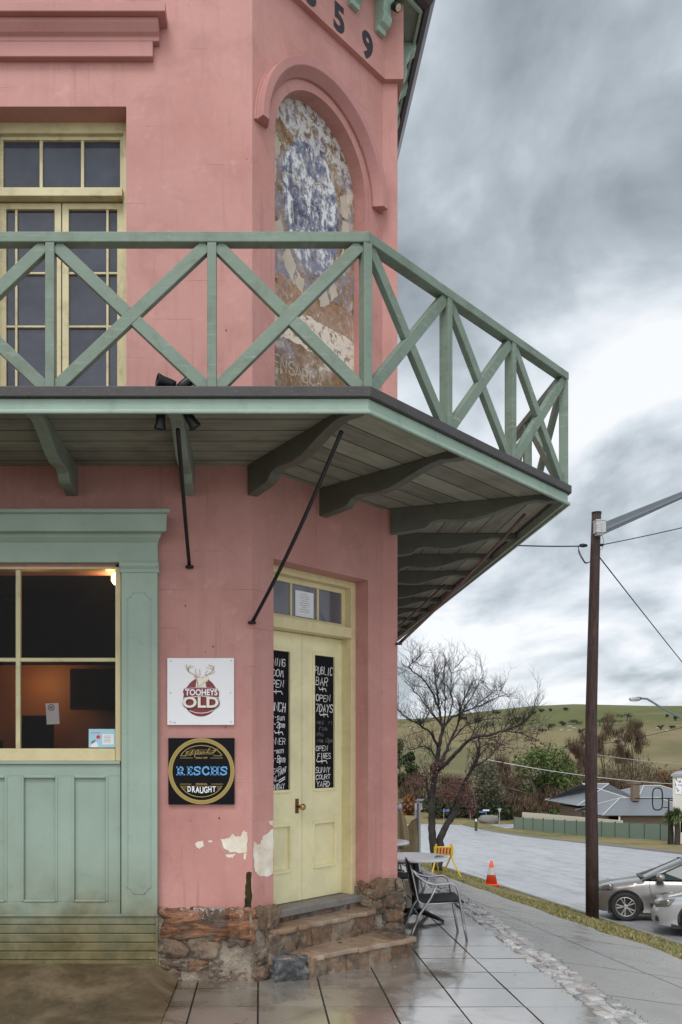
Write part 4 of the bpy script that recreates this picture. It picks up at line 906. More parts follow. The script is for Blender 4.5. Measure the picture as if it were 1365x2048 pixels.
for a, c in ((133, 193), (862, 190), (130, 578), (853, 576), (128, 922), (858, 924)): disc_(d, 5, a, c, 7, 7, n=12)
d.build('small_print', M_INK, s1, fix=False)
s2 = thing('beer_sign', 'black square sign with a gold ring and blue lettering', 'sign', (X(403, ysg), ysg, Z(1543, ysg)))
mb = MB(); T3(337, 469.5, 1476, 1609, mb); mb.build('sign_panel', plain('black_enamel', (.004, .004, .006), .35, 0, .1, 6, 0, .15), s2, bevel=.002)
d = MB()
def ring_(mb, k, cx, cy, r0, r1, n=64):
    for i in range(n):
        a, c = 2*math.pi*i/n, 2*math.pi*(i+1)/n
        pl_(mb, k, [(cx+r0*math.cos(a), cy+r0*math.sin(a)), (cx+r1*math.cos(a), cy+r1*math.sin(a)), (cx+r1*math.cos(c), cy+r1*math.sin(c)), (cx+r0*math.cos(c), cy+r0*math.sin(c))])
ring_(d, 1, 502, 1520, 350, 398); d.build('gold_ring', M_GOLD, s2, fix=False)
d = MB(); ring_(d, 2, 502, 1520, 366, 370); ring_(d, 2, 502, 1520, 381, 384); d.build('ring_line', plain('dark_gold', (.18, .12, .03), .5), s2, fix=False)
d = MB()
aq = lambda cx, cy, rx, ry, t0, t1: [(cx+rx*math.cos(R(t)), cy+ry*math.sin(R(t))) for t in range(t0, t1+1, 6)]
lw_(aq(502, 1400, 265, 190, 200, 340), 8); lw_([(258, 1335), (330, 1335)], 6); lw_([(650, 1335), (745, 1335)], 6)
for (a, c) in ((245, 395), (612, 760)): lw_([(a, 1361), (c, 1361)], 5)
for (a, c) in ((245, 380), (622, 762)): lw_([(a, 1675), (c, 1675)], 5)
lw_([(245, 1700), (752, 1700)], 4); lw_(aq(502, 1610, 270, 220, 24, 156), 8)
for k in range(5): lw_([(330-k*14+40, 1262+k*14), (660+k*10-40, 1262+k*14)], 2.5)
for k in range(3): lw_([(262+k*14, 1712+k*12), (325, 1712+k*12)], 3); lw_([(690, 1712+k*12), (742-k*14, 1712+k*12)], 3)
# signature
for pts in ([(300, 1340), (330, 1300), (350, 1280), (325, 1285), (318, 1310), (350, 1325), (385, 1290)], [(400, 1262), (385, 1310), (372, 1330), (352, 1320), (370, 1300), (392, 1310)], [(420, 1350), (432, 1280), (470, 1268), (468, 1295), (436, 1308), (480, 1318)], [(480, 1312), (505, 1290), (490, 1285), (484, 1308), (520, 1308), (540, 1288), (525, 1284), (520, 1306), (552, 1300)], [(600, 1245), (560, 1310), (580, 1290), (592, 1305), (640, 1300), (690, 1262)], [(640, 1275), (700, 1252)]): lw_(pts, 9)
d.text('SINCE 1897', 4.6, lambda p, q: fnl(4)(SX(505)+p, SY(1361)-q), sx=1.05, off=.08); d.text('ORIGINAL', 5.2, lambda p, q: fnl(4)(SX(505)+p, SY(1676)-q), sx=1.0, off=.1)
d.build('gold_line', M_GOLD, s2, fix=False)
d = MB()
SW_ = lambda pts, wd: d.ribbon([(SX(p), SY(q_)) for p, q_ in pts], wd/6.02, fnl(4))
SW_([(228, 1562), (228, 1470)], 26); SW_([(208, 1472), (258, 1472), (276, 1482), (280, 1494), (274, 1508), (256, 1517), (232, 1517)], 19); SW_([(252, 1518), (280, 1560)], 24); SW_([(204, 1562), (252, 1562)], 13); SW_([(272, 1562), (304, 1562)], 13)
SW_([(350, 1562), (350, 1470)], 25); SW_([(332, 1471), (390, 1471), (393, 1486)], 15); SW_([(332, 1561), (392, 1561), (396, 1543)], 15); SW_([(350, 1516), (378, 1516)], 14); SW_([(378, 1503), (378, 1530)], 10)
for x_ in (408, 728): SW_([(x_+78, 1494), (x_+74, 1474), (x_+42, 1470), (x_+14, 1480), (x_+14, 1500), (x_+44, 1516), (x_+74, 1528), (x_+74, 1550), (x_+44, 1562), (x_+12, 1558), (x_+6, 1538)], 20)
SW_([(588, 1496), (580, 1476), (556, 1468), (528, 1482), (516, 1514), (526, 1546), (554, 1562), (582, 1554), (592, 1536)], 22)
for x_ in (634, 694): SW_([(x_, 1562), (x_, 1470)], 25); SW_([(x_-22, 1562), (x_+22, 1562)], 13); SW_([(x_-22, 1470), (x_+22, 1470)], 13)
SW_([(634, 1516), (694, 1516)], 15)
d.build('name_lettering', M_BLUE, s2, fix=False)
d = MB()
for i, c_ in enumerate('DRAUGHT'):
    t = (i-3)/3; d.text(c_, 18+ -3*abs(t), lambda p, q, t=t: fnl(4)(SX(505+150*t)+p*.66, SY(1752-14*abs(t))-q), off=.5)
d.build('draught_lettering', M_WHITE, s2, fix=False)

# spot lamps: a pair standing on the balcony edge and a pair hung below it
def spot_lamp(label, c, dirv, grp):
    c = Vector(c); dv = Vector(dirv).normalized(); o = thing('spot_lamp', label, 'spotlight', tuple(c), grp); M = dv.to_track_quat('Z', 'Y').to_matrix()
    mb = MB(); mb.lathe([(r*.8, z*.72) for r, z in [(0, -.07), (.03, -.065), (.036, -.02), (.038, .04), (.048, .085), (.048, .092), (.038, .088), (.03, .05), (0, .05)]], c, 16, M); mb.build('lamp_head', M_BLACK, o, smooth=True)
    return o
def arm_(o, a, c): mb = MB(); mb.tube([a, (Vector(a)+Vector(c))/2 + Vector((0, .01, .01)), c], .009, 6); mb.build('lamp_arm', M_BLACK, o)
yl = 5.03
a1 = (X(336, yl), yl, Z(766, yl)); o = spot_lamp('black spot lamp on the balcony edge, the one aimed to the left', a1, (-.8, -.35, .12), 'spot lamps on the balcony'); arm_(o, a1, (a1[0]+.05, yl+.02, ZD))
a2 = (X(370, yl), yl, Z(768, yl)); o = spot_lamp('black spot lamp at the foot of the railing beside a post', a2, (.7, .3, .65), 'spot lamps on the balcony'); arm_(o, a2, (a2[0]-.03, yl+.02, ZD))
yl = 5.08
a1 = (X(322, yl), yl, Z(836, yl)); o = spot_lamp('black spot lamp hung under the balcony on the left of the bracket', a1, (-.10, .25, -1), 'spot lamps under the balcony'); arm_(o, a1, (a1[0]+.02, yl, Z(826, yl)+.06))
a2 = (X(380, yl), yl, Z(836, yl)); o = spot_lamp('black spot lamp hung under the balcony, angled to the right of the bracket', a2, (.6, .25, -.9), 'spot lamps under the balcony'); arm_(o, a2, (a2[0]-.03, yl, Z(826, yl)+.06))
ce_ = Vector(CW(1.52, ZT-.18, .20)); o = thing('eave_lamp', 'small round lamp fixed under the eaves at the corner', 'lamp', tuple(ce_)); mb = MB(); mb.lathe([(0, -.05), (.03, -.045), (.035, .03), (0, .035)], ce_, 14, Vector((.4, -.6, -.7)).to_track_quat('Z', 'Y').to_matrix()); mb.build('lamp_head', M_BLACK, o, smooth=True); mb = MB(); mb.lathe([(0, .036), (.027, .0365), (0, .039)], ce_, 14, Vector((.4, -.6, -.7)).to_track_quat('Z', 'Y').to_matrix()); mb.build('lamp_lens', plain('tan_lens', (.5, .42, .3), .3), o); arm_(o, ce_, ce_ + Vector((.02, .04, .2)))
# ------------------------------------------------------------ terrain
def sstep(a, b, t): t = max(0, min(1, (t-a)/(b-a))); return t*t*(3-2*t)
def zr(Y):                                   # road surface
    if Y < 70: return -.9 - .068*Y
    t = min(Y, 112) - 70; return -5.66 - .068*t + .068/84*t*t
def zp0(Y): return min(.3 - .07*Y, TZ(Y)-.012) if Y < 70 else zr(Y)+.9 + (.3-.9)   # path, building side
def zp1(Y): return (.016 - .0745*Y) if Y < 40 else (.016-.0745*40) - (Y-40)*.0745*.9
EX0, EX1, PX1, KX, RX1 = 2.16, 2.39, 4.7, 7.55, 23.0
def rough(x, y, s=1.0, seed=0): return noise.noise(Vector((x*s+seed, y*s-seed, seed*.37)))
def hill(X_, Y):
    if Y <= 150: return 0
    ridge = 37.5 - 9.5*(1 - sstep(110, 250, X_)) + 3*rough(X_, 0, .006, 3)
    h = (ridge+7.1)*sstep(170, 700, Y)**1.0
    h = h if Y < 700 else (ridge+7.1) - (Y-700)*.03
    return h + 1.6*rough(X_, Y, .012, 5)*sstep(150, 300, Y)*(1-sstep(600, 690, Y))
def ground(X_, Y):
    r = zr(Y)
    if X_ <= EX1: z = zp0(Y)
    elif X_ <= PX1: t = (X_-EX1)/(PX1-EX1); z = zp0(Y)*(1-t) + zp1(Y)*t
    elif X_ < KX: t = (X_-PX1)/(KX-PX1); z = zp1(Y)*(1-t) + (r+.11)*t + .05*rough(X_, Y, .9, 2)
    elif X_ <= RX1+.12: z = r-.05
    else:
        z = r + .11 - .012*min(X_-RX1, 40) + .06*rough(X_, Y, .4, 9)
    if Y > 86: 
        t = sstep(86, 100, Y); base = r + .12 + .05*rough(X_, Y, .3, 4)
        z = z*(1-t) + base*t if not (KX <= X_ <= RX1+.12) else (z if Y < 96.5 else base)
    return z + hill(X_, Y)
xs = [-400, -150, -60, -25, -12, -4, 0, 1.5, 2.1, EX1, 3.1, 3.9, PX1-.1, PX1, 4.95, 5.2, 5.5, 5.8, 6.1, 6.4, 6.7, 7.0, 7.3, KX-.01, KX, 15, RX1+.12, RX1+.13, 24, 25, 26.5, 28, 30, 33, 37, 42, 50, 60, 72, 86, 100, 116, 132, 150, 170, 190, 215, 240, 270, 300, 340, 380, 420, 470, 540, 700, 1000]
ys = [-40, -15, -5] + [i*.5 for i in range(0, 80)] + [40+i*1.5 for i in range(0, 56)] + [124+8*i for i in range(9)] + [196+14*i for i in range(36)] + [705, 740, 820, 1000, 1500]
g = MB(); g.v = [(x, y, ground(x, y)-.03) for y in ys for x in xs]; nx = len(xs)
g.f = []; g.m = []
for j in range(len(ys)-1):
    for i in range(nx-1):
        g.f.append((j*nx+i, j*nx+i+1, (j+1)*nx+i+1, (j+1)*nx+i)); g.m.append(1 if ys[j] >= 140 else 0)
gr = g.build('ground', [M_GRASS, M_HILL], smooth=True, fix=False); struct(gr)
# road, kerb
def sheet(name, mat, xf, yl, zf, n=2):
    mb = MB(); mb.v = []; 
    for y in yl:
        a, c = xf(y)
        for k in range(n+1): x = a + (c-a)*k/n; mb.v.append((x, y, zf(x, y)))
    for j in range(len(yl)-1):
        for k in range(n): i = j*(n+1)+k; mb.f.append((i, i+1, i+n+2, i+n+1)); mb.m.append(0)
    return mb.build(name, mat, smooth=True, fix=False)
ry = [-40+1.0*i for i in range(0, 137)]
camber = lambda x, y: zr(y) + .10*(1-((x-(KX+RX1)/2)/((RX1-KX)/2))**2) - .02
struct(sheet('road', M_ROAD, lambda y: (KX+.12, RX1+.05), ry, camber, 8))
struct(sheet('cross_street', M_ROAD, lambda y: (RX1+.05, 70), [88.2+.8*i for i in range(9)], lambda x, y: max(camber(min(x, RX1), y), ground(x, y)+.02), 12))
k = MB(); k.loft([[(KX-.02, y, zr(y)-.1), (KX-.02, y, zr(y)+.10), (KX+.12, y, zr(y)+.09), (KX+.13, y, zr(y)-.1)] for y in ry if y < 96]); M_KERB = plain('kerb_concrete', (.22, .21, .19), .6, 0, .3, 5, .3)
k.loft([[(RX1+.02, y, zr(y)-.1), (RX1+.02, y, zr(y)+.09), (RX1+.16, y, zr(y)+.10), (RX1+.16, y, zr(y)-.1)] for y in ry if y < 88]); struct(k.build('kerb', M_KERB))
# concrete footpath: slabs with ragged outer edge
fp = MB(); rr_ = random.Random(3); y = -6.0
def wob(y): return PX1 + .16*rough(0, y, .8, 6) + .06*rough(0, y, 3, 8)
def slab(x0f, x1f, y0, y1, nx_, ny_):
    b0 = len(fp.v)
    for j in range(ny_+1):
        yy = y0 + (y1-y0)*j/ny_; a, c = x0f(yy), x1f(yy)
        for i in range(nx_+1):
            xx = a + (c-a)*i/nx_; t = (min(xx, PX1)-EX1)/(PX1-EX1); fp.v.append((xx, yy, zp0(yy)*(1-t)+zp1(yy)*t + .004*rough(xx, yy, 2, 1)))
    for j in range(ny_):
        for i in range(nx_): q_ = b0+j*(nx_+1)+i; fp.f.append((q_, q_+1, q_+nx_+2, q_+nx_+1)); fp.m.append(0)
while y < 60:
    ln = rr_.choice([1.5, 1.9, 2.3]); sp_ = 3.55 + rr_.uniform(-.02, .02)
    slab(lambda t: EX1-.01, lambda t: sp_-.007, y, y+ln-.014, 3, 4); slab(lambda t: sp_+.007, wob, y+rr_.uniform(0, .006), y+ln-.014, 3, 4); y += ln
struct(fp.build('footpath', M_PATH, smooth=True, fix=False))
fj = sheet('footpath_bed', M_JOINT, lambda y: (EX1-.02, PX1-.25), [-6+1.0*i for i in range(67)], lambda x, y: (lambda t: zp0(y)*(1-t)+zp1(y)*t - .014)((x-EX1)/(PX1-EX1)), 4); struct(fj)
# paved terrace along the pub
tr = MB(); rp = random.Random(11); pc = .4385
for i in range(-3, 5):
    for j in range(-18, 26):
        x0, y0_ = -.012 + pc*i, 5.515 + pc*j
        if x0 < -.9 and y0_ < 6.1: pass
        x1, y1 = x0+pc, y0_+pc
        if x0 > 1.9: x1 = 2.145
        t = [rp.uniform(-.0025, .0025) for _ in range(4)]; e = .0065
        if (y0_ > 7.5 and x1 < 1.0) or (y0_ > 6.4 and x1 < 0): continue
        tr.add([(x0+e, y0_+e, TZ(y0_)-.03), (x1-e, y0_+e, TZ(y0_)-.03), (x1-e, y1-e, TZ(y1)-.03), (x0+e, y1-e, TZ(y1)-.03), (x0+e, y0_+e, TZ(y0_)+t[0]), (x1-e, y0_+e, TZ(y0_)+t[1]), (x1-e, y1-e, TZ(y1)+t[2]), (x0+e, y1-e, TZ(y1)+t[3])], [(4,5,6,7), (0,1,5,4), (1,2,6,5), (2,3,7,6), (3,0,4,7)])
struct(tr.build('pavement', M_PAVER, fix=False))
tb_ = MB(); tb_.box(-8, 2.15, -4, 17, -1.6, -.02, lambda x, y, z: (x, y, z + (TZ(y) if z > -.5 else 0))); struct(tb_.build('pavement_bed', M_JOINT))
# muddy concrete in front of the shopfront, ramped up to the boards
md = MB(); nxm, nym = 40, 40
for j in range(nym+1):
    for i in range(nxm+1):
        x = -8 + 8*(i/nxm)**.5 if False else -8 + (7.42)*i/nxm; y = -4 + 10.3*(j/nym)
        x = x if i < nxm else -.60 + .018*rough(0, y, 2, 5)
        ramp = .115*sstep(5.2, 6.15, y)*(1-sstep(-.76, -.60, x)) ; md.v.append((x, y, TZ(y) + .007 + ramp + .012*rough(x, y, 2.5, 3)*sstep(4.5, 5.5, y) + .004))
for j in range(nym):
    for i in range(nxm): q_ = j*(nxm+1)+i; md.f.append((q_, q_+1, q_+nxm+2, q_+nxm+1)); md.m.append(0)
struct(md.build('muddy_pavement', M_MUD, smooth=True, fix=False))
# white stone edging
ed = MB(); re = random.Random(9)
for x0, x1, s0, s1 in ((EX0, EX0+.08, .05, .17), (EX0+.075, EX0+.155, .06, .20), (EX0+.15, EX1, .05, .15)):
    y = -1.0 + re.random()*.1
    while y < 16:
        s = re.uniform(s0, s1); wv = (x1-x0)*re.uniform(.95, 1.25)
        ed.blob(((x0+x1)/2+re.uniform(-.012, .012), y+s/2, TZ(y)-.046+re.uniform(-.006, .006)), (wv, s*1.06, .10), re.random()*700, .93, .12, 5, Matrix.Rotation(re.uniform(-.35, .35), 3, 'Z') @ Matrix.Rotation(re.uniform(-.06, .06), 3, 'Y'), 1.6); y += s*.95
struct(ed.build('stone_edging', M_QUARTZ, smooth=True))
eb = MB(); eb.box(EX0-.005, EX1, -4, 17, -1.5, -.012, lambda x, y, z: (x, y, z + (TZ(y) if z > -.5 else 0))); struct(eb.build('edging_mortar', M_MORT))
# grass blades, weeds and litter: uncountable
b = NB('grass_blade'); i_ = b.island(); c = b.ramp(i_, (0, (.13, .15, .05)), (.35, (.19, .205, .075)), (.6, (.32, .28, .13)), (1, (.46, .37, .20))); M_BLADE = b.fin(c, .8, spec=.2)
gb_ = MB(); rg = random.Random(5)
def blade(x, y, z, h, lean, ww):
    a = rg.uniform(0, 6.28); dx, dy = math.cos(a)*ww, math.sin(a)*ww; l = rg.uniform(0, lean)*h; b_ = rg.uniform(0, 6.28)
    gb_.add([(x-dx, y-dy, z), (x+dx, y+dy, z), (x+l*math.cos(b_), y+l*math.sin(b_), z+h)], [(0, 1, 2)])
n_ = 0
while n_ < 26000:
    y = 6.5 + 30*rg.random()**1.6; x = rg.uniform(PX1-.15, KX-.05)
    if x < wob(y)-.05*rg.random(): continue
    if 21.5 < y < 24.6 and x > 5.4: continue
    if rough(x, y, .9, 12) < -.08 and rg.random() < .85: continue
    blade(x, y, ground(x, y)-.03, rg.uniform(.015, .042)*(1 + .8*(rough(x, y, .6, 3) > .25)), 1.2, .006*(1+y/18)); n_ += 1
struct(gb_.build('grass', M_BLADE, fix=False), 'stuff')
gb_ = MB()
for k_ in range(900):
    y = rg.uniform(5.2, 10.5); 
    if rough(0, y, 1.1, 21) < -.1: continue
    x = rg.choice([2.15, 2.155, EX1+.01]); blade(x + rg.gauss(0, .012), y, TZ(y)-.02, rg.uniform(.01, .035), 1.4, .005)
for (cx, cy) in ((-.012, 5.95), (.425, 5.52), (-.012, 5.6), (.10, 5.52), (.86, 5.3)):
    for k_ in range(8): blade(cx + rg.gauss(0, .012), cy + rg.gauss(0, .012), TZ(cy)-.01, rg.uniform(.008, .02), 1.2, .004)
M_WEED = plain('green_weed', (.06, .13, .02), .8, 0, .4, 30); struct(gb_.build('weeds', M_WEED, fix=False), 'stuff')
lt = MB()
for k_ in range(120):
    x, y = rg.uniform(-2.2, 4.5), rg.uniform(4.9, 10)
    z = (TZ(y)+.016+ (.1*sstep(5.2, 6.15, y)*(1-sstep(-1.0, -.62, x)))) if x < EX1 else (lambda t: zp0(y)*(1-t)+zp1(y)*t)((x-EX1)/(PX1-EX1))+.008
    a = rg.uniform(0, 6.28); s = rg.uniform(.005, .016); lt.add([(x+s*math.cos(a), y+s*math.sin(a), z), (x-s*.5*math.sin(a), y+s*.5*math.cos(a), z+.004), (x-s*math.cos(a), y-s*math.sin(a), z), (x+s*.5*math.sin(a), y-s*.5*math.cos(a), z+.002)], [(0, 1, 2, 3)])
b = NB('leaf_litter'); c = b.ramp(b.island(), (0, (.03, .02, .012)), (.6, (.10, .06, .03)), (.85, (.35, .22, .08)), (1, (.5, .42, .3))); struct(lt.build('leaf_litter', b.fin(c, .8), fix=False), 'stuff')

# ------------------------------------------------------------ cafe furniture
M_ALU = plain('brushed_aluminium', (.36, .365, .38), .30, .95, .1, 20); M_SLING = plain('black_mesh_sling', (.008, .008, .009), .8, 0, .3, 40, .08)
M_TOP = plain('white_laminate_top', (.68, .68, .70), .25, 0, .08, 9, 0, .6)
def make_chair(label, group):
    """faces local +x; width along y"""
    o = thing('cafe_chair', label, 'chair', (0, 0, 0), group)
    for s in (-1, 1):
        f = MB(); y = .255*s
        f.tube([(.30, y, .0), (.25, y, .28), (.215, y, .50), (.19, y, .565), (.14, y, .59), (-.02, y, .575), (-.12, y*.98, .60), (-.20, y*.92, .66), (-.26, y*.86, .74)], .0125, 8); f.build('arm_frame', M_ALU, o, smooth=True)
        f = MB(); f.tube([(-.28, y*1.02, 0), (-.18, y, .26), (-.06, y, .44), (.0, y, .573)], .0125, 8); f.build('back_leg', M_ALU, o, smooth=True)
        f = MB(); f.tube([(.24, y*.9, .395), (.0, y*.9, .375), (-.14, y*.9, .37), (-.19, y*.9, .41), (-.25, y*.88, .72), (-.262, y*.84, .765)], .011, 8); f.build('seat_rail', M_ALU, o, smooth=True)
    f = MB(); f.tube([(-.17, -.25, .24), (-.17, .25, .24)], .009, 6); f.tube([(.235, -.25, .33), (.235, .25, .33)], .009, 6); f.build('stretcher', M_ALU, o, smooth=True)
    f = MB(); pr = [(.27, .385), (.25, .405), (.0, .388), (-.13, .384), (-.175, .40), (-.20, .46), (-.245, .72), (-.262, .785)]
    f.loft([[(x, -.235 + .47*k/6, z - .016*(1-((k-3)/3)**2)) for k in range(7)] for x, z in pr], closed=False, caps=False)
    so = f.build('sling_seat', M_SLING, o, smooth=True); md_ = so.modifiers.new('solid', 'SOLIDIFY'); md_.thickness = .014; return o
def place(o, x, y, z, rz, sc=.88): o.location = (x, y, z); o.rotation_euler = (0, 0, rz); o.scale = (sc,)*3; return o
c0 = make_chair('black cafe chair nearest the stone steps, pulled up to the front table', 'black cafe chairs on the terrace')
place(c0, 1.585, 7.68, TZ(7.7), R(-3))
for lab, x, y, a in (('black cafe chair behind the front round table', 1.50, 9.12, R(-20)), ('black cafe chair between the two round tables', 1.36, 9.62, R(8)), ('black cafe chair beyond the rear round table', 1.40, 10.65, R(-8))):
    c_ = copy_tree(c0); c_['label'] = lab; place(c_, x, y, TZ(y), a)
def make_table(label, group, loc):
    o = thing('cafe_table', label, 'table', loc, group); x, y, z = loc
    f = MB(); f.lathe([(0, .605), (.315, .605), (.33, .61), (.333, .622), (.328, .634), (.31, .636), (0, .636)], loc, 48); f.build('table_top', M_TOP, o, bevel=0)
    f = MB(); f.lathe([(0, .05), (.045, .05), (.034, .08), (.034, .56), (.07, .60), (0, .604)], loc, 20); f.build('pedestal', M_BLACK, o, smooth=True)
    for k in range(4):
        a = R(45+90*k+8); d = Vector((math.cos(a), math.sin(a), 0)); f = MB()
        f.tube([Vector(loc)+d*.02+Vector((0,0,.085)), Vector(loc)+d*.12+Vector((0,0,.07)), Vector(loc)+d*.26+Vector((0,0,.03)), Vector(loc)+d*.31+Vector((0,0,.012))], [.028, .026, .018, .014], 8); f.build('table_foot', M_BLACK, o, smooth=True)
    return o
t1 = make_table('round white topped cafe table in front, on a black pedestal', 'round cafe tables on the terrace', (1.57, 8.48, TZ(8.48)))
make_table('second round white topped table, half hidden behind the pub corner', 'round cafe tables on the terrace', (1.44, 9.98, TZ(9.98)))
# fallen twig on the table
tw = MB(); z = TZ(8.48)+.640
tw.tube([(1.74, 8.36, z), (1.79, 8.40, z+.006), (1.84, 8.39, z+.003)], .004, 5); tw.blob((1.79, 8.41, z+.004), (.05, .03, .008), 4, .5, .3, 3); tag(tw.build('fallen_leaf', plain('dry_leaf', (.10, .08, .06), .8)), 'dry leaf and twig lying on the front white table', 'leaf')
# hessian windbreak on posts and a folded umbrella
M_HESS = plain('tan_hessian', (.26, .20, .11), .9, 0, .25, 12, .5); M_GALV = plain('galvanised_steel', (.36, .38, .40), .45, .7, .15, 12)
hs = thing('windbreak', 'tan hessian windbreak sagging from a thin grey post beyond the tables', 'windbreak', (2.0, 12.5, TZ(12.5)))
yh = 12.5
f = MB(); f.tube([(X(838, yh), yh, TZ(yh)), (X(838, yh), yh, Z(1606, yh))], .028, 8); f.build('post', M_GALV, hs); f = MB(); f.tube([(1.32, yh+.1, TZ(yh)), (1.32, yh+.1, Z(1630, yh))], .028, 8); f.build('post', M_GALV, hs)
f = MB(); rows = []
for j in range(9):
    v = j/8; row = []
    for i in range(15):
        u = i/14; topz = Z(1668, yh)*(1-u) + Z(1642, yh)*u - .22*math.sin(math.pi*u)*(1-.5*u) + (.05 if u > .9 else 0); botz = Z(1712, yh)
        row.append((1.32 + (X(836, yh)-1.32)*u, yh + .05*math.sin(u*9+v*2) + .03*rough(u*3, v*3, 1, 2), topz + (botz-topz)*v))
    rows.append(row)
f.loft(rows, closed=False, caps=False); ho = f.build('hessian_cloth', M_HESS, hs, smooth=True); md_ = ho.modifiers.new('solid', 'SOLIDIFY'); md_.thickness = .006
um = thing('folded_umbrella', 'folded tan cafe umbrella with a grey cap beside the pub corner', 'umbrella', (X(797, 11.6), 11.6, TZ(11.6)))
ux = X(797, 11.6)
f = MB(); f.tube([(ux, 11.6, TZ(11.6)), (ux, 11.6, Z(1620, 11.6))], .018, 8); f.build('pole', M_GALV, um)
f = MB(); rings = []
for z, r in ((Z(1613, 11.6), .02), (Z(1622, 11.6), .05), (Z(1640, 11.6), .09), (Z(1665, 11.6), .12), (Z(1690, 11.6), .13), (Z(1697, 11.6), .10)):
    rings.append([(ux + r*(1+.22*math.cos(6*a))*math.cos(a), 11.6 + r*(1+.22*math.cos(6*a))*math.sin(a), z) for a in [2*math.pi*k/36 for k in range(36)]])
f.loft(rings); f.build('canopy', M_HESS, um, smooth=True)
f = MB(); f.blob((ux, 11.6, Z(1614, 11.6)), (.10, .10, .10), 3, .2, .05, 4); f.build('cap', M_GALV, um, smooth=True)

# ------------------------------------------------------------ roadworks barrier, cone
M_BYEL = plain('barrier_yellow', (.66, .46, .02), .45, 0, .12); M_BORA = plain('barrier_orange', (.70, .26, .05), .45); M_BBLK = plain('barrier_black', (.03, .025, .02), .5)
bx, by = 5.10, 23.3; bz = ground(bx, by)-.02; sc_ = .90
ba = thing('folding_barrier', 'yellow folding roadworks barrier with striped board on trestle legs', 'barrier', (bx, by, bz))
f = MB(); f.box(bx-.27, bx+.27, by-.02, by+.02, bz+.55, bz+.80); bo = f.build('barrier_board', M_BYEL, ba, bevel=.02)
f = MB()
for k in range(5): xx = bx-.19+k*.088; f.prism([(xx-.014, bz+.59), (xx+.016, bz+.59), (xx+.032, bz+.75), (xx+.002, bz+.75)], lambda p, z, d: (p, by+d, z), -.0225, -.0205)
f.build('stripe', M_BBLK, bo); f = MB(); f.box(bx-.22, bx+.23, by-.0215, by-.0201, bz+.57, bz+.775); f.build('reflector_panel', M_BORA, bo)
for s in (-1, 1):
    f = MB(); f.tube([(bx+.22*s, by-.02, bz+.86), (bx+.22*s, by-.02, bz+.5), (bx+.40*s, by-.30, bz)], .022, 6); f.build('trestle_leg', M_BYEL, ba); f = MB(); f.tube([(bx+.20*s, by+.03, bz+.86), (bx+.20*s, by+.03, bz+.5), (bx+.06*s, by+.35, ground(bx, by+.35)-.02)], .022, 6); f.build('trestle_leg', M_BYEL, ba)
kx, ky = 6.95, 25.2; kz = ground(kx, ky)-.02; cn = thing('traffic_cone', 'orange traffic cone with a grey reflective band at the road edge', 'cone', (kx, ky, kz))
M_CONE = plain('orange_cone', (.85, .09, .03), .45, 0, .1); M_REFL = plain('grey_reflective', (.5, .5, .5), .4)
rc_ = lambda z: .175 - .14*(z-.05)/.67
f = MB(); f.lathe([(rc_(.05), .05), (rc_(.72), .72), (.02, .73), (.0, .73)], (kx, ky, kz), 24); f.build('cone_body', M_CONE, cn, smooth=True); f = MB(); f.box(kx-.2, kx+.2, ky-.2, ky+.2, kz, kz+.05); f.build('cone_base', M_CONE, cn, bevel=.015)
f = MB(); f.lathe([(rc_(.32)+.002, .32), (rc_(.53)+.002, .53)], (kx, ky, kz), 24); f.f = f.f[:-2]; f.m = f.m[:-2]; f.build('reflective_band', M_REFL, cn, smooth=True)

# ------------------------------------------------------------ trees
b = NB('dark_wet_bark'); n = b.noise(7, 6, .7, .3, vec=b.map((1, 1, .3))); c = b.ramp(n, (.35, (.016, .013, .013)), (.7, (.055, .045, .04))); b.bump(n, .7, .03); M_BARK = b.fin(c, .7, spec=.4)
M_TWIG = plain('dark_twig', (.028, .018, .017), .8, 0, .4, 3)
def leafmat(name, cols): b = NB(name); c = b.ramp(b.island(), *[(k/(len(cols)-1), q) for k, q in enumerate(cols)]); b.put(b.p.inputs['Roughness'], .75); b.put(b.p.inputs['Specular IOR Level'], .25); return b.fin(c)
M_RED = leafmat('dull_red_leaf', [(.075, .028, .03), (.13, .055, .055), (.18, .09, .085), (.10, .055, .045)])
M_GRN = leafmat('mid_green_leaf', [(.05, .085, .02), (.085, .13, .035), (.12, .16, .05), (.06, .08, .03)])
M_DGRN = leafmat('dark_green_leaf', [(.018, .03, .014), (.035, .055, .022), (.06, .08, .035)])
M_GREY = leafmat('grey_green_leaf', [(.07, .075, .045), (.12, .12, .075), (.09, .085, .06)])
M_BRN = leafmat('bare_brown_twigs', [(.055, .036, .024), (.095, .062, .042), (.13, .09, .058), (.17, .12, .07)])
M_RUS = leafmat('rust_brown_leaf', [(.16, .06, .025), (.25, .11, .05), (.11, .05, .03)])
M_OLV = leafmat('olive_scrub_leaf', [(.05, .05, .022), (.09, .085, .035), (.13, .11, .055)])
TY = 27.6
def tp(zx, zy, dy=0): x, y = 780 + zx/4.136, 1280 + zy/4.136; return Vector((X(x, TY+dy), TY+dy, Z(y, TY+dy)))
mt = thing('bare_street_tree', 'leaning bare street tree with forked dark trunks and a few dull red leaves', 'tree', (X(880, TY), TY, ground(6, TY)))
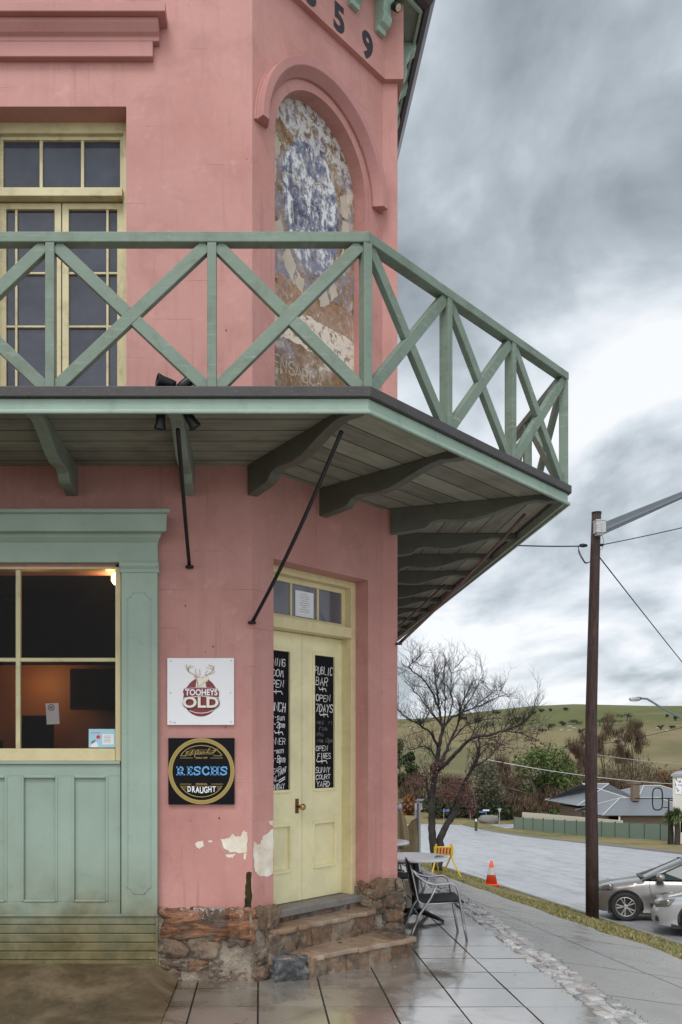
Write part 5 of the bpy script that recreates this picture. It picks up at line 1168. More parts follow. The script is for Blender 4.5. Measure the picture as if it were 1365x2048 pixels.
limbs = [([(395, 1905, 0), (365, 1730, 0), (350, 1560, 0), (345, 1400, 0), (355, 1250, 0), (385, 1060, 0), (400, 930, 0), (415, 840, 0), (440, 740, 0)], .155, .055),
 ([(400, 1905, .1), (415, 1730, .1), (430, 1600, .2), (500, 1490, .3), (560, 1390, .4), (600, 1220, .5), (650, 1130, .5), (720, 990, .6), (740, 880, .6), (735, 780, .6)], .15, .03),
 ([(400, 880, 0), (330, 760, -.4), (230, 690, -.6), (150, 650, -.8), (60, 560, -1)], .05, .01), ([(385, 985, 0), (340, 905, .4), (260, 885, .6), (150, 920, .9)], .04, .008),
 ([(385, 1065, 0), (450, 960, .3), (490, 850, .5), (560, 720, .8), (580, 600, 1.0), (620, 480, 1.2), (700, 330, 1.4)], .07, .01),
 ([(395, 1075, 0), (500, 985, -.4), (600, 880, -.7), (700, 805, -.9), (850, 782, -1.1), (960, 740, -1.2), (1080, 700, -1.3), (1150, 640, -1.4), (1200, 535, -1.5)], .085, .008),
 ([(940, 750, -1.2), (1030, 765, -1.3), (1120, 785, -1.3), (1220, 840, -1.4)], .03, .008), ([(440, 740, 0), (520, 640, .4), (650, 580, .7), (800, 520, .9), (980, 440, 1.2)], .05, .008),
 ([(435, 750, 0), (420, 650, 0), (405, 540, -.1), (398, 440, -.2), (380, 330, -.3), (365, 200, -.4)], .055, .008), ([(408, 560, 0), (300, 350, -.6), (170, 240, -.9), (185, 190, -1), (230, 155, -1)], .035, .006),
 ([(440, 720, 0), (330, 585, .5), (230, 450, .8), (125, 340, 1.0)], .035, .006), ([(345, 1370, 0), (310, 1230, -.2), (302, 1120, -.3)], .06, .02), ([(600, 1200, .5), (690, 1060, .1), (800, 990, -.2), (930, 850, -.4)], .05, .008),
 ([(470, 690, .2), (520, 520, .5), (500, 380, .6), (545, 200, .7)], .03, .006), ([(600, 600, .6), (700, 420, .8), (780, 280, .9)], .022, .005), ([(700, 560, .8), (880, 420, 1.0), (1000, 490, 1.1)], .02, .005), ([(650, 845, -.8), (720, 720, -.8), (760, 640, -.8)], .025, .006),
 ([(450, 700, .1), (460, 480, .3), (440, 300, .4), (470, 170, .4)], .03, .006), ([(250, 700, -.6), (320, 620, -.8), (318, 540, -.9)], .015, .005), ([(490, 860, .5), (640, 700, .8), (860, 650, 1.2), (1010, 660, 1.3)], .03, .006), ([(735, 900, .6), (820, 860, .5), (950, 900, .4)], .025, .006)]
trk, twg = MB(), MB(); rt = random.Random(42)
def smooth_path(P, n=4):
    o = []
    for i in range(len(P)-1):
        p0, p1, p2, p3 = P[max(i-1, 0)], P[i], P[i+1], P[min(i+2, len(P)-1)]
        for k in range(n):
            t = k/n; o.append(.5*((2*p1) + (p2-p0)*t + (2*p0-5*p1+4*p2-p3)*t*t + (-p0+3*p1-3*p2+p3)*t**3))
    return o + [P[-1]]
def twig(p, d, ln, r, lev):
    pts = [p]; dd = d.normalized()
    for k in range(5): dd = (dd + Vector((rt.gauss(0, .22), rt.gauss(0, .22), rt.gauss(.10, .16)))).normalized(); pts.append(pts[-1] + dd*ln/5)
    twg.tube(pts, [r*(1-k/6.5) for k in range(6)], 3 if lev else 4, False)
    if lev < 2:
        for k in range(rt.randint(2, 4)):
            j = rt.randint(1, 4); side = Vector((rt.gauss(0, 1), rt.gauss(0, 1), rt.gauss(.15, .7))).normalized(); twig(pts[j], (pts[j+1]-pts[j]).normalized()*1.0 + side*.8, ln*rt.uniform(.45, .75), r*.62, lev+1)
for pts, r0, r1 in limbs:
    P = smooth_path([tp(*q) for q in pts]); n = len(P)
    P = [p + (Vector((rt.gauss(0, .012), rt.gauss(0, .03), rt.gauss(0, .012))) if 0 < i < n-1 else Vector()) for i, p in enumerate(P)]
    rad = [r0 + (r1-r0)*(i/(n-1))**.8 for i in range(n)]; (trk if r0 > .03 else twg).tube(P, rad, 9 if r0 > .1 else 6)
    for i in range(2, n-1):
        if rad[i] < .055:
            for k in range(3 if rad[i] < .035 else 1):
                if rt.random() < .85: side = Vector((rt.gauss(0, .8), rt.gauss(0, .7), rt.gauss(.45, .6))).normalized(); twig(P[i], (P[i+1]-P[i]).normalized()*.6 + side, rt.uniform(.4, .95), max(.0085, rad[i]*.38), 0 if rad[i] < .04 else 1)
trk.build('trunk', M_BARK, mt, smooth=True); twg.build('twigs', M_TWIG, mt, smooth=True)
def quadleaf(mb, p, s, asp, r):
    a = Vector((r.gauss(0, 1), r.gauss(0, 1), r.gauss(0, 1))).normalized(); b_ = a.orthogonal().normalized(); b_ = Matrix.Rotation(r.uniform(0, 6.28), 3, a) @ b_
    a = a*s/2; b_ = b_*s*asp/2; mb.add([p-a, p-b_, p+a, p+b_], [(0, 1, 2, 3)])
lv_ = MB()
for zx, zy, rx, ry_, n in ((380, 1060, 60, 60, 300), (300, 1130, 90, 60, 260), (430, 1010, 60, 60, 160), (520, 1250, 90, 80, 420), (630, 1290, 80, 100, 460), (450, 1290, 70, 90, 220), (630, 1190, 90, 50, 240), (900, 880, 110, 90, 260), (240, 1170, 90, 50, 120), (1180, 830, 60, 40, 70), (680, 1410, 50, 60, 130), (760, 960, 90, 90, 90)):
    for k in range(n): quadleaf(lv_, tp(zx + rt.gauss(0, rx*.55), zy + rt.gauss(0, ry_*.55), rt.gauss(.2, .5)), rt.uniform(.04, .10), .6, rt)
lv_.build('leaves', M_RED, mt, fix=False)
M_TRUNK = plain('grey_brown_trunk', (.13, .105, .085), .8, 0, .4, 2)
def tree(name, label, cat, x, y, base, mat, width, clumps=10, n=900, leaf=.35, asp=.6, trunk=.25, crown0=.25, group=None, seed=1, stems=1, upright=0, dY=None, sticks=0):
    """x: photo column, y: photo row of the crown's top, base: distance"""
    Yd = base; bx_ = X(x, Yd); gz = ground(bx_, Yd)-.05; top = Z(y, Yd); H = top-gz; Wd = width/F*Yd/2; r = random.Random(seed)
    o = thing(name, label, cat, (bx_, Yd, gz), group); tk = MB()
    for k in range(stems):
        a = r.uniform(0, 6.28); sp_ = (.12 if stems > 1 else 0)*Wd; P = [Vector((bx_ + sp_*math.cos(a)*.4, Yd + sp_*math.sin(a)*.4, gz-.2))]
        for j in range(1, 5): P.append(P[0] + Vector((math.cos(a)*sp_*j*.9 + r.gauss(0, .02)*H*.3, math.sin(a)*sp_*j*.6, H*.72*j/4)))
        tk.tube(P, [trunk*(1-.19*j) for j in range(5)], 7)
        for j in range(5):
            p = P[1+j % 4]; e = p + Vector((r.gauss(0, .55)*Wd, r.gauss(0, .55)*Wd, r.uniform(.1, .28)*H)); tk.tube([p, p.lerp(e, .5) + Vector((0, 0, .03*H)), e], [trunk*.35, trunk*.22, trunk*.08], 5)
    tk.build('trunk', M_TRUNK if upright == 0 else M_TWIG, o, smooth=True)
    cr = MB(); cl = []
    for k in range(clumps):
        f_ = r.random(); zz1 = crown0 + (1-crown0)*(.08 + .84*f_); rad = math.sin(math.pi*min(.97, max(.12, (zz1-crown0)/(1-crown0)*.85+.12)))
        a = r.uniform(0, 6.28); q_ = math.sqrt(r.random())*.78; cl.append((Vector((bx_ + Wd*q_*rad*math.cos(a), Yd + Wd*q_*rad*math.sin(a), gz + H*zz1)), r.uniform(.20, .40)*Wd))
    for k in range(n):
        c, s = cl[r.randrange(clumps)]; d = Vector((r.gauss(0, 1), r.gauss(0, 1), r.gauss(0, .75))); p = c + d.normalized()*s*r.random()**.4*1.05
        if p.z < gz: p.z = gz + r.random()*.3
        if upright:
            v = Vector((r.gauss(0, .38), r.gauss(0, .38), 1)).normalized()*leaf*r.uniform(.7, 1.9); b_ = Vector((r.gauss(0, 1), r.gauss(0, 1), 0)).normalized()*leaf*asp; cr.add([p-b_, p+b_, p+v], [(0, 1, 2)])
        else: quadleaf(cr, p, leaf*r.uniform(.6, 1.4), asp, r)
    cr.build('crown', mat, o, fix=False); return o
T_ = tree
# the wooded creek line beyond the junction (each its own)
T_('evergreen_tree', 'round green evergreen tree left of the power pole, above the fence', 'tree', 1090, 1500, 118, M_GRN, 150, 22, 4200, .42, .6, .28, .30, None, 4, 4)
T_('grey_tree', 'grey-green tree with pale stems behind the street name signs', 'tree', 962, 1530, 104, M_GREY, 130, 18, 2600, .34, .5, .20, .25, None, 5, 3)
T_('evergreen_tree', 'dark evergreen tree touching the pub corner on the hill side', 'tree', 800, 1478, 150, M_DGRN, 75, 12, 1800, .5, .6, .3, .2, None, 6)
sc_l = [('rust coloured shrub beside the pub corner', 806, 1592, 112, M_RUS, 70), ('dark brown thicket behind the solar speed sign', 842, 1562, 118, M_BRN, 100), ('brown bare thicket behind the bare street tree', 905, 1556, 120, M_BRN, 110), ('dark olive shrub behind the red leaved trunk', 930, 1590, 108, M_DGRN, 90),
 ('bare twiggy thicket behind the give way sign', 1010, 1552, 124, M_BRN, 120), ('low bare brown shrub at the left end of the green fence', 1030, 1596, 106, M_BRN, 100), ('tall bare thicket left of the green evergreen tree', 1050, 1530, 140, M_OLV, 110), ('bare brown thicket below the green evergreen tree', 1100, 1582, 116, M_BRN, 120),
 ('brown thicket directly left of the power pole', 1150, 1540, 132, M_BRN, 110), ('bare thicket just right of the power pole above the roof', 1215, 1545, 128, M_BRN, 120), ('dense brown thicket above the grey roof', 1270, 1520, 142, M_BRN, 140), ('tawny thicket right of the chimney', 1335, 1545, 140, M_RUS, 110), ('olive thicket behind the white shop', 1385, 1530, 138, M_OLV, 120),
 ('pinkish brown thicket low at the pub corner', 812, 1545, 150, M_BRN, 90), ('dark green low shrub behind the boulder', 985, 1604, 104, M_DGRN, 90), ('dark shade shrub behind the blue street sign', 880, 1602, 106, M_DGRN, 100)]
for k, (lab, x, y, d, m_, wd) in enumerate(sc_l): T_('bare_shrub' if m_ in (M_BRN, M_RUS) else 'shrub', lab, 'shrub', x, y, d, m_, wd, 14, 2400, .55 if m_ is M_BRN else .4, .10 if m_ is M_BRN else .5, .14, .06, 'scrub along the creek beyond the road', 20+k, 3, 1 if m_ is M_BRN else 0)
for k, (lab, x, y, d, wd) in enumerate((('tall bare upright tree right of the power pole', 1215, 1432, 170, 70), ('bare tree with an upright brush of twigs on the right of the hill', 1270, 1438, 168, 60), ('thin bare poplar left of the power pole', 1150, 1478, 165, 60), ('second thin bare tree close against the power pole', 1165, 1470, 172, 40), ('bare pale tree left of the brush topped tree', 1245, 1455, 175, 50), ('bare tree low behind the red leaved branches', 1000, 1520, 150, 60))):
    T_('bare_tree', lab, 'tree', x, y, d, M_BRN, wd, 16, 1500, 1.0, .045, .16, .35, 'bare trees at the foot of the hill', 60+k, 2, 1)
# small dark trees and rocks dotted on the hill
def hill_at(x, y):
    """distance at which the hillside is met along the line through photo point (x, y)"""
    for k in range(2200, 7000):
        Yd = k/10
        if Z(y, Yd) <= ground(X(x, Yd), Yd): return Yd
    return 690
M_HTREE = leafmat('dark_hill_tree_leaf', [(.03, .034, .026), (.055, .06, .045), (.08, .08, .06)])
def hill_tree(x, y, wpx, hpx, seed, lab, grp):
    Yd = hill_at(x, y); cx = X(x, Yd); gz = ground(cx, Yd); s = Yd/F; r = random.Random(seed); o = thing('hill_tree', lab, 'tree', (cx, Yd, gz), grp)
    tk = MB(); tk.tube([(cx, Yd, gz-.3), (cx, Yd, gz+hpx*s*.6)], [.35, .15], 5); tk.build('trunk', M_TWIG, o)
    cr = MB()
    cl = [Vector((r.gauss(0, .26)*wpx*s, r.gauss(0, .2)*wpx*s, (.35+.4*r.random())*hpx*s)) for _ in range(6)]
    for k in range(420): c = r.choice(cl); quadleaf(cr, Vector((cx, Yd, gz)) + c + Vector((r.gauss(0, .12)*wpx*s, r.gauss(0, .12)*wpx*s, r.gauss(0, .12)*hpx*s)), r.uniform(.35, .8)*s*3, .7, r)
    cr.build('crown', M_HTREE, o, fix=False)
for k, (x, y, wd, hh) in enumerate(((1082, 1424, 16, 7), (1101, 1423, 8, 6), (1132, 1421, 10, 7), (993, 1428, 10, 6), (1067, 1428, 7, 6))): hill_tree(x, y, wd, hh, 100+k, 'small dark tree standing on the ridge line of the hill', 'trees along the ridge')
for k, (x, y, wd, hh) in enumerate(((1098, 1460, 28, 14), (1126, 1452, 14, 11), (1155, 1449, 30, 11), (1165, 1470, 14, 14), (1226, 1450, 26, 14), (1200, 1452, 30, 18), (1255, 1442, 24, 16), (1238, 1492, 18, 14), (1322, 1459, 12, 9), (1343, 1457, 14, 7), (1334, 1434, 6, 6), (1351, 1441, 8, 9), (975, 1456, 24, 14), (1035, 1447, 16, 16), (840, 1448, 12, 9), (1085, 1465, 14, 8), (930, 1440, 14, 10), (955, 1445, 18, 10))): hill_tree(x, y, wd, hh, 140+k, 'small dark tree dotted on the open hillside below the ridge', 'trees dotted on the hillside')
rk = MB(); r_ = random.Random(8)
for (x, y) in ((1137, 1453), (1150, 1456), (1122, 1460), (1138, 1461), (1160, 1461), (1318, 1452), (1315, 1456), (1335, 1461), (1195, 1475), (1205, 1477), (830, 1452), (822, 1456), (835, 1457), (1062, 1459), (1058, 1461), (960, 1458)):
    Yd = hill_at(x, y); s = Yd/F; 
    for q_ in range(2): rk.blob((X(x, Yd)+r_.gauss(0, 2)*s, Yd, ground(X(x, Yd), Yd)+.3*s), (r_.uniform(4, 9)*s, 3*s, r_.uniform(2, 3)*s), r_.random()*99, .5, .25, 3)
struct(rk.build('hill_rocks', plain('pale_granite', (.36, .35, .33), .85, 0, .25, .3), smooth=True), 'stuff')

# ------------------------------------------------------------ far side: fence, house, shop, signs
M_FENCE = plain('green_sheet_fence', (.145, .20, .155), .45, 0, .12, .6); M_FPOST = plain('dark_green_fence_post', (.07, .10, .075), .5); M_CREAMW = plain('cream_wall', (.58, .53, .42), .7, 0, .1, 2)
a_, c_ = Vector((32.2, 59.5, 0)), Vector((26.5, 87.5, 0)); fz = lambda p: zr(p.y)-.10
fe = thing('sheet_fence', 'long green sheet metal fence with square posts along the far verge', 'fence', (29.5, 74, fz(Vector((0, 74, 0))))); NP = 15
fh = lambda k: 1.36 + .05*(k/NP)
for k in range(NP):
    p, q_ = a_.lerp(c_, k/NP), a_.lerp(c_, (k+1)/NP); z = fz(p)
    f = MB(); f.loft([[(p.x-.02, p.y, fz(p)), (p.x+.02, p.y, fz(p)), (p.x+.02, p.y, fz(p)+fh(k)-.02), (p.x-.02, p.y, fz(p)+fh(k)-.02)], [(q_.x-.02, q_.y, fz(p)-.12), (q_.x+.02, q_.y, fz(p)-.12), (q_.x+.02, q_.y, fz(q_)+fh(k)-.05), (q_.x-.02, q_.y, fz(q_)+fh(k)-.05)]]); f.build('fence_panel', M_FENCE, fe)
for k in range(NP+1):
    p = a_.lerp(c_, k/NP); f = MB(); f.box(p.x-.05, p.x+.05, p.y-.05, p.y+.05, fz(p)-.15, fz(p)+fh(k)+.06); f.build('fence_post', M_FPOST, fe)
cw = MB(); p, q_ = a_.lerp(c_, .42), c_; o_ = Vector((.9, .2, 0))
cw.loft([[(p+o_+Vector((0, 0, fz(p)-.2))), (p+o_+Vector((.2, 0, fz(p)-.2))), (p+o_+Vector((.2, 0, fz(p)+1.5))), (p+o_+Vector((0, 0, fz(p)+1.5)))], [(q_+o_+Vector((0, 0, fz(q_)-.2))), (q_+o_+Vector((.2, 0, fz(q_)-.2))), (q_+o_+Vector((.2, 0, fz(q_)+1.85))), (q_+o_+Vector((0, 0, fz(q_)+1.85)))]])
tag(cw.build('garden_wall', M_CREAMW), 'low cream wall showing just above the green fence', 'wall')
T_('round_shrub', 'clipped round bright green shrub above the fence', 'shrub', 1109, 1617, 84, M_GRN, 42, 10, 1500, .20, .6, .1, .05, None, 33)
# house
hy = 92.0; hg = -7.6; M_RMET = plain('grey_metal_roof', (.20, .215, .235), .4, .2, .12, .4); M_BRICKH = plain('brown_brick', (.17, .125, .095), .85, 0, .25, 3); M_RIDGE = plain('pale_ridge_cap', (.5, .5, .5), .5)
ho_ = thing('bungalow', 'brown brick bungalow with a grey hipped metal roof behind the green fence', 'house', (X(1255, hy), hy, hg))
xa, xb, xc = X(1158, hy), X(1205, hy), X(1372, hy); ez = Z(1630, hy-4); 
f = MB(); f.box(X(1212, 88), X(1380, 88), 88, 97, hg, ez); f.box(X(1164, 94), X(1215, 94), 94, 101, hg, Z(1618, 94)); f.build('wall', M_BRICKH, ho_)
def hip(x0, x1, y0, y1, z0, z1, inset, mb, rdg):
    yc = (y0+y1)/2; p = [(x0, y0, z0), (x1, y0, z0), (x1, y1, z0), (x0, y1, z0), (x0+inset, yc, z1), (x1-inset, yc, z1)]
    mb.add(p, [(0, 1, 5, 4), (2, 3, 4, 5), (1, 2, 5), (3, 0, 4), (3, 2, 1, 0)])
    for a, c in ((0, 4), (1, 5), (4, 5), (2, 5), (3, 4)): rdg.tube([Vector(p[a])+Vector((0, 0, .04)), Vector(p[c])+Vector((0, 0, .04))], .07, 5)
f, rd_ = MB(), MB()
hip(X(1153, 93), X(1300, 93), 92.6, 103, Z(1611, 93), Z(1568, 98), 5.6, f, rd_); hip(X(1206, 87.4), X(1420, 87.4), 87.4, 95, Z(1631, 87.4), Z(1597, 91), 3.4, f, rd_); hip(X(1275, 92), X(1420, 92), 92, 102, Z(1600, 92), Z(1572, 97), 3.0, f, rd_)
rf_ = f.build('roof', M_RMET, ho_); rd_.build('ridge_cap', M_RIDGE, rf_)
f = MB(); cx = X(1271, 90.5); f.box(cx-.35, cx+.35, 90.2, 90.9, Z(1602, 90), Z(1566, 90)); f.box(cx-.42, cx+.42, 90.1, 91.0, Z(1568, 90), Z(1563, 90)); f.build('chimney', M_BRICKH, rf_)
def hw(x0, x1, y0, y1, d):
    f = MB(); f.box(X(x0, d), X(x1, d), d-.08, d+.05, Z(y1, d), Z(y0, d)); w_ = f.build('window', M_WHITE, ho_); f = MB(); i = 1.3
    f.box(X(x0+i, d), X((x0+x1)/2-.4, d), d-.09, d-.07, Z(y1-i, d), Z(y0+i, d)); f.box(X((x0+x1)/2+.4, d), X(x1-i, d), d-.09, d-.07, Z(y1-i, d), Z(y0+i, d)); f.build('pane', M_DARK, w_)
hw(1189, 1203, 1616, 1650, 93.9); f = MB(); f.box(X(1219, 87.9), X(1238, 87.9), 87.85, 88.05, hg, Z(1633, 87.9)); f.build('window', M_DARK, ho_); f = MB(); f.box(X(1238, 87.6), X(1241, 87.6), 87.6, 87.75, hg, Z(1630, 87.6)); f.build('verandah_post', M_WHITE, ho_)
# white shop at the right edge
M_SHOPW = plain('white_shop_render', (.62, .60, .56), .7, 0, .1, 1.5); syd = 59.0; sx0 = X(1346, syd); sz0 = -5.6
shp = thing('white_shop', 'pale two-storey shop front cut off by the right edge of the view', 'shop', (sx0+2, syd, sz0))
sk_ = lambda x, y, z: (x + (y-syd)*.56, y - (x-sx0)*.25, z)
f = MB(); f.box(sx0, sx0+9, syd, syd+9, sz0, Z(1553, syd), sk_); f.build('wall', M_SHOPW, shp); f = MB(); f.box(sx0-.12, sx0+9.1, syd-.12, syd+9, Z(1553, syd), Z(1548, syd), sk_); f.build('parapet', plain('grey_coping', (.3, .3, .32), .6), shp)
f = MB(); f.box(X(1351, syd), X(1351, syd)+5, syd-.03, syd+.01, Z(1588, syd), Z(1556, syd), sk_); fpn = f.build('sign_panel', M_WHITE, shp); f = MB(); rs_ = random.Random(2)
for k in range(26): 
    px_, pz_ = rs_.uniform(1352, 1372), rs_.uniform(1558, 1584); f.ribbon([(X(px_+rs_.uniform(-2, 2), syd), Z(pz_+rs_.uniform(-3, 3), syd)) for _ in range(4)], .03, lambda p, q: sk_(p, syd-.034, q))
f.build('panel_drawing', M_LETTER, fpn, fix=False); f = MB(); f.box(X(1360, syd), X(1360, syd)+2, syd-.02, syd+.01, Z(1664, syd), Z(1627, syd), sk_); f.build('window', M_DARK, shp)
sf_ = thing('hanging_sign_frame', 'empty black oval sign frame on a bracket beside the white shop', 'sign frame', (X(1338, 57), 57, Z(1620, 57)))
f = MB(); cx, cz = X(1315.5, 57), Z(1598, 57); aa, bb_ = 10/F*57, 22/F*57
f.tube([(cx + aa*math.copysign(abs(math.cos(t))**.6, math.cos(t)), 57, cz + bb_*math.copysign(abs(math.sin(t))**.6, math.sin(t))) for t in [2*math.pi*k/40 for k in range(41)]], .045, 6); f.build('oval_ring', M_BLACK, sf_)
f = MB(); f.tube([(X(1270, 57), 57, Z(1597, 57)), (X(1346, 57), 57, Z(1597, 57))], .04, 6); f.tube([(X(1338, 57), 57, Z(1597, 57)), (X(1338, 57), 57, Z(1640, 57)), (X(1338, 57), 57, -5.5)], .05, 6); f.tube([(X(1326, 57), 57, Z(1615, 57)), (X(1338, 57), 57, Z(1615, 57))], .03, 6); f.build('bracket_arm', M_BLACK, sf_)
# cabbage palms
M_PALM = leafmat('palm_blade', [(.05, .09, .025), (.09, .14, .04), (.13, .17, .06), (.17, .14, .06)]); M_PTR = plain('palm_trunk', (.05, .04, .03), .9, 0, .4, 2)
def palm(x, yb, yt, rpx, d, lab, seed):
    cx = X(x, d); z1 = Z(yt, d); z0 = Z(yb, d); r = random.Random(seed); o = thing('cabbage_palm', lab, 'palm', (cx, d, z0), 'cabbage palms at the end of the fence'); f = MB(); f.tube([(cx, d, z0-.4), (cx+.05, d, (z0+z1)/2), (cx+.02, d, z1)], [.22, .19, .15], 8); f.build('trunk', M_PTR, o)
    f = MB(); Rr = rpx/F*d
    for k in range(260):
        a = r.uniform(0, 6.28); e = r.uniform(-.7, 1.35); L_ = Rr*r.uniform(.7, 1.1); dv = Vector((math.cos(a)*math.cos(e), math.sin(a)*math.cos(e), math.sin(e))); s = dv.cross(Vector((0, 0, 1))).normalized()*.035
        p0 = Vector((cx, d, z1)) + dv*.1; p1 = p0 + dv*L_*.6 + Vector((0, 0, .02)); p2 = p0 + dv*L_ + Vector((0, 0, -.25*L_*math.cos(e))); f.add([p0-s, p0+s, p1+s, p1-s, p2], [(0, 1, 2, 3), (3, 2, 4)])
    f.build('crown', M_PALM, o, fix=False)
palm(1341, 1697, 1638, 19, 57.6, 'left one of the two cabbage palms by the white shop', 1); palm(1354, 1700, 1632, 19, 57.0, 'right one of the two cabbage palms, against the white shop', 2)
# street signs, posts, boulder
M_SBLUE = plain('sign_blue', (.08, .15, .42), .4); M_SWH = plain('sign_white', (.70, .70, .72), .4)
def sign_post(name, lab, cat, x, d, ytop, grp=None, r=.035):
    cx = X(x, d); gz = ground(cx, d)-.05; o = thing(name, lab, cat, (cx, d, gz), grp); f = MB(); f.tube([(cx, d, gz), (cx, d, Z(ytop, d))], r, 6); f.build('post', M_GALV, o); return o
def plate(o, x0, x1, y0, y1, d, mat, name='sign_plate', sk=0): f = MB(); f.prism([(X(x0, d), Z(y0, d)), (X(x1, d), Z(y0-sk, d)), (X(x1, d), Z(y1-sk, d)), (X(x0, d), Z(y1, d))], lambda p, z, dd: (p, d+dd, z), -.05, -.02); f.build(name, mat, o)
o = sign_post('solar_sign', 'grey-backed road sign with a small solar panel on top, left of the tree', 'sign', 837, 35, 1602, None, .05); plate(o, 829.5, 844.5, 1606, 1620, 35, M_GALV); f = MB(); f.bar((X(837, 35), 34.9, Z(1602, 35)), (X(844, 35), 35.1, Z(1598.5, 35)), .3, .03); f.build('solar_panel', plain('solar_glass', (.10, .11, .14), .2), o); f = MB(); f.tube([(X(832, 35), 35, ground(6.5, 35)-.05), (X(832, 35), 35, Z(1607, 35))], .04, 6); f.build('post', M_GALV, o)
o = sign_post('street_name_sign', 'single small blue street name sign left of the grey-stemmed tree', 'street sign', 888, 98, 1617); plate(o, 888, 899, 1619, 1624, 98, M_SBLUE, sk=1)
o = sign_post('street_name_sign', 'crossed blue and white street name signs beside the boulder', 'street sign', 973, 97, 1619); plate(o, 958.5, 973, 1622, 1625.5, 97, M_SBLUE); plate(o, 966, 979, 1619, 1622, 96.9, M_SWH)
o = sign_post('give_way_sign', 'grey back of a triangular give way sign at the junction', 'road sign', 999.5, 92, 1618, None, .05); d = 91.9; f = MB(); f.prism([(X(995.5, d), Z(1617, d)), (X(1003.5, d), Z(1617, d)), (X(999.5, d), Z(1626, d))], lambda p, z, dd: (p, d+dd, z), -.05, -.02); f.build('sign_plate', plain('sign_back_grey', (.42, .44, .46), .5, .3), o)
sign_post('marker_post', 'plain thin grey post standing on the far grass', 'post', 941, 98, 1622)
o = sign_post('marker_post', 'short dark green post with a white band on the grass corner', 'post', 952.5, 84, 1637, None, .14); o.children[0].data.materials[0] = plain('dark_green_post', (.05, .06, .04), .8); plate(o, 951, 954, 1638, 1643, 83.85, M_SWH, 'white_band')
bd = MB(); bd.blob((X(978, 97), 97, ground(X(978, 97), 97)+.35), (2.0, 1.2, 1.1), 5, .4, .25, 6); tag(bd.build('boulder', plain('grey_boulder', (.20, .19, .175), .85, 0, .3, 1.5), smooth=True), 'flat grey boulder lying on the grass at the junction', 'boulder')
# ------------------------------------------------------------ power pole, lamp, wires
b = NB('creosoted_timber'); n = b.noise(3, 6, .65, .3, vec=b.map((9, 9, .8))); c = b.ramp(n, (.3, (.024, .015, .014)), (.7, (.085, .052, .046))); c = b.mix(b.ramp(b.noise(2, 5, .6), (.52, 0), (.72, .5)), c, (.14, .10, .09)); b.bump(n, .6, .02); M_POLE = b.fin(c, .75, spec=.3)
py = 18.2; pz = ground(7.2, py)-.1
po = thing('power_pole', 'tall dark timber power pole on the grass verge', 'power pole', (7.2, py, pz))
P = [Vector((X(x, py), py, Z(y, py))) for x, y in ((1185, 1836), (1184.5, 1700), (1182.5, 1560), (1183, 1430), (1186, 1300), (1189, 1180), (1191, 1100), (1193.5, 1025))]; f = MB(); f.tube(P, [.136, .131, .124, .119, .113, .105, .10, .096], 20); pb = f.build('pole', M_POLE, po, smooth=True)
f = MB(); f.lathe([(.0, -.03), (.103, -.03), (.103, .006), (0, .012)], P[-1], 18); f.build('pole_cap', M_BLACK, po)
f = MB(); bx0 = X(1200, py-.18); f.box(X(1189.5, py-.2), X(1209, py-.2), py-.30, py-.12, Z(1067, py-.2), Z(1042, py-.2)); f.box(X(1189, py-.2), X(1209.5, py-.2), py-.31, py-.11, Z(1044, py-.2), Z(1041, py-.2)); f.box(X(1192, py-.2), X(1206, py-.2), py-.27, py-.14, Z(1071, py-.2), Z(1066.5, py-.2)); jb = f.build('junction_box', plain('pale_grey_box', (.45, .46, .47), .5, 0, .06), po, bevel=.008)
f = MB()
for (y, x0, x1) in ((1048, 1201, 1207), (1053, 1201, 1206), (1059, 1200, 1208), (1050, 1192, 1198), (1055, 1192, 1199)): f.box(X(x0, py-.31), X(x1, py-.31), py-.3025, py-.3005, Z(y+.8, py-.31), Z(y, py-.31))
f.build('small_label', M_INK, jb)
f = MB(); a0 = Vector((X(1200, py), py-.0, Z(1060, py))); a1 = Vector((13.5, 17.4, 0)); t_ = Vector((X(1372, 17.9), 17.9, Z(987, 17.9))); a1 = a0 + (t_-a0)*2.4
def sec(p, h, wd): return [p + Vector((0, -wd, -h)), p + Vector((0, wd, -h)), p + Vector((0, wd, h)), p + Vector((0, -wd, h))]
f.loft([sec(a0, .13, .05), sec(a0.lerp(t_, .5), .105, .045), sec(t_, .075, .04), sec(a1, .045, .03)]); ao = f.build('lamp_arm', plain('weathered_steel', (.13, .15, .17), .55, .5, .15, 4), po, bevel=.012); f = MB(); f.loft([sec(a0+Vector((0, -.055, -.03)), .035, .012), sec(t_+Vector((0, -.045, -.02)), .02, .01)]); f.build('stiffening_rib', plain('dark_galvanised', (.16, .18, .20), .5, .5), ao)
def cable(label, a, c, sag, r, name='power_cable', n=24, mat=None, grp='overhead wires'):
    a, c = Vector(a), Vector(c); f = MB(); f.tube([a.lerp(c, k/n) - Vector((0, 0, sag*4*(k/n)*(1-k/n))) for k in range(n+1)], r, 6); o = tag(f.build(name, mat or M_BLACK, smooth=True), label, 'cable', grp); return o
at = lambda x, y, d: (X(x, d), d, Z(y, d))
cable('black service cable running from the power pole to the pub balcony', at(1170, 1092, py), (XS+.02, 13.0, 5.10), .10, .013)
f = MB(); f.lathe([(0, -.10), (.03, -.09), (.045, -.02), (.03, .06), (0, .09)], at(1168, 1091, py), 10, Matrix.Rotation(R(90), 3, 'Y')); f.build('insulator', M_BLACK, po, smooth=True); f = MB(); f.lathe([(0, -.05), (.03, -.04), (.03, .04), (0, .05)], at(1203, 1090, py), 10, Matrix.Rotation(R(90), 3, 'Y')); f.build('insulator', M_BLACK, po, smooth=True)
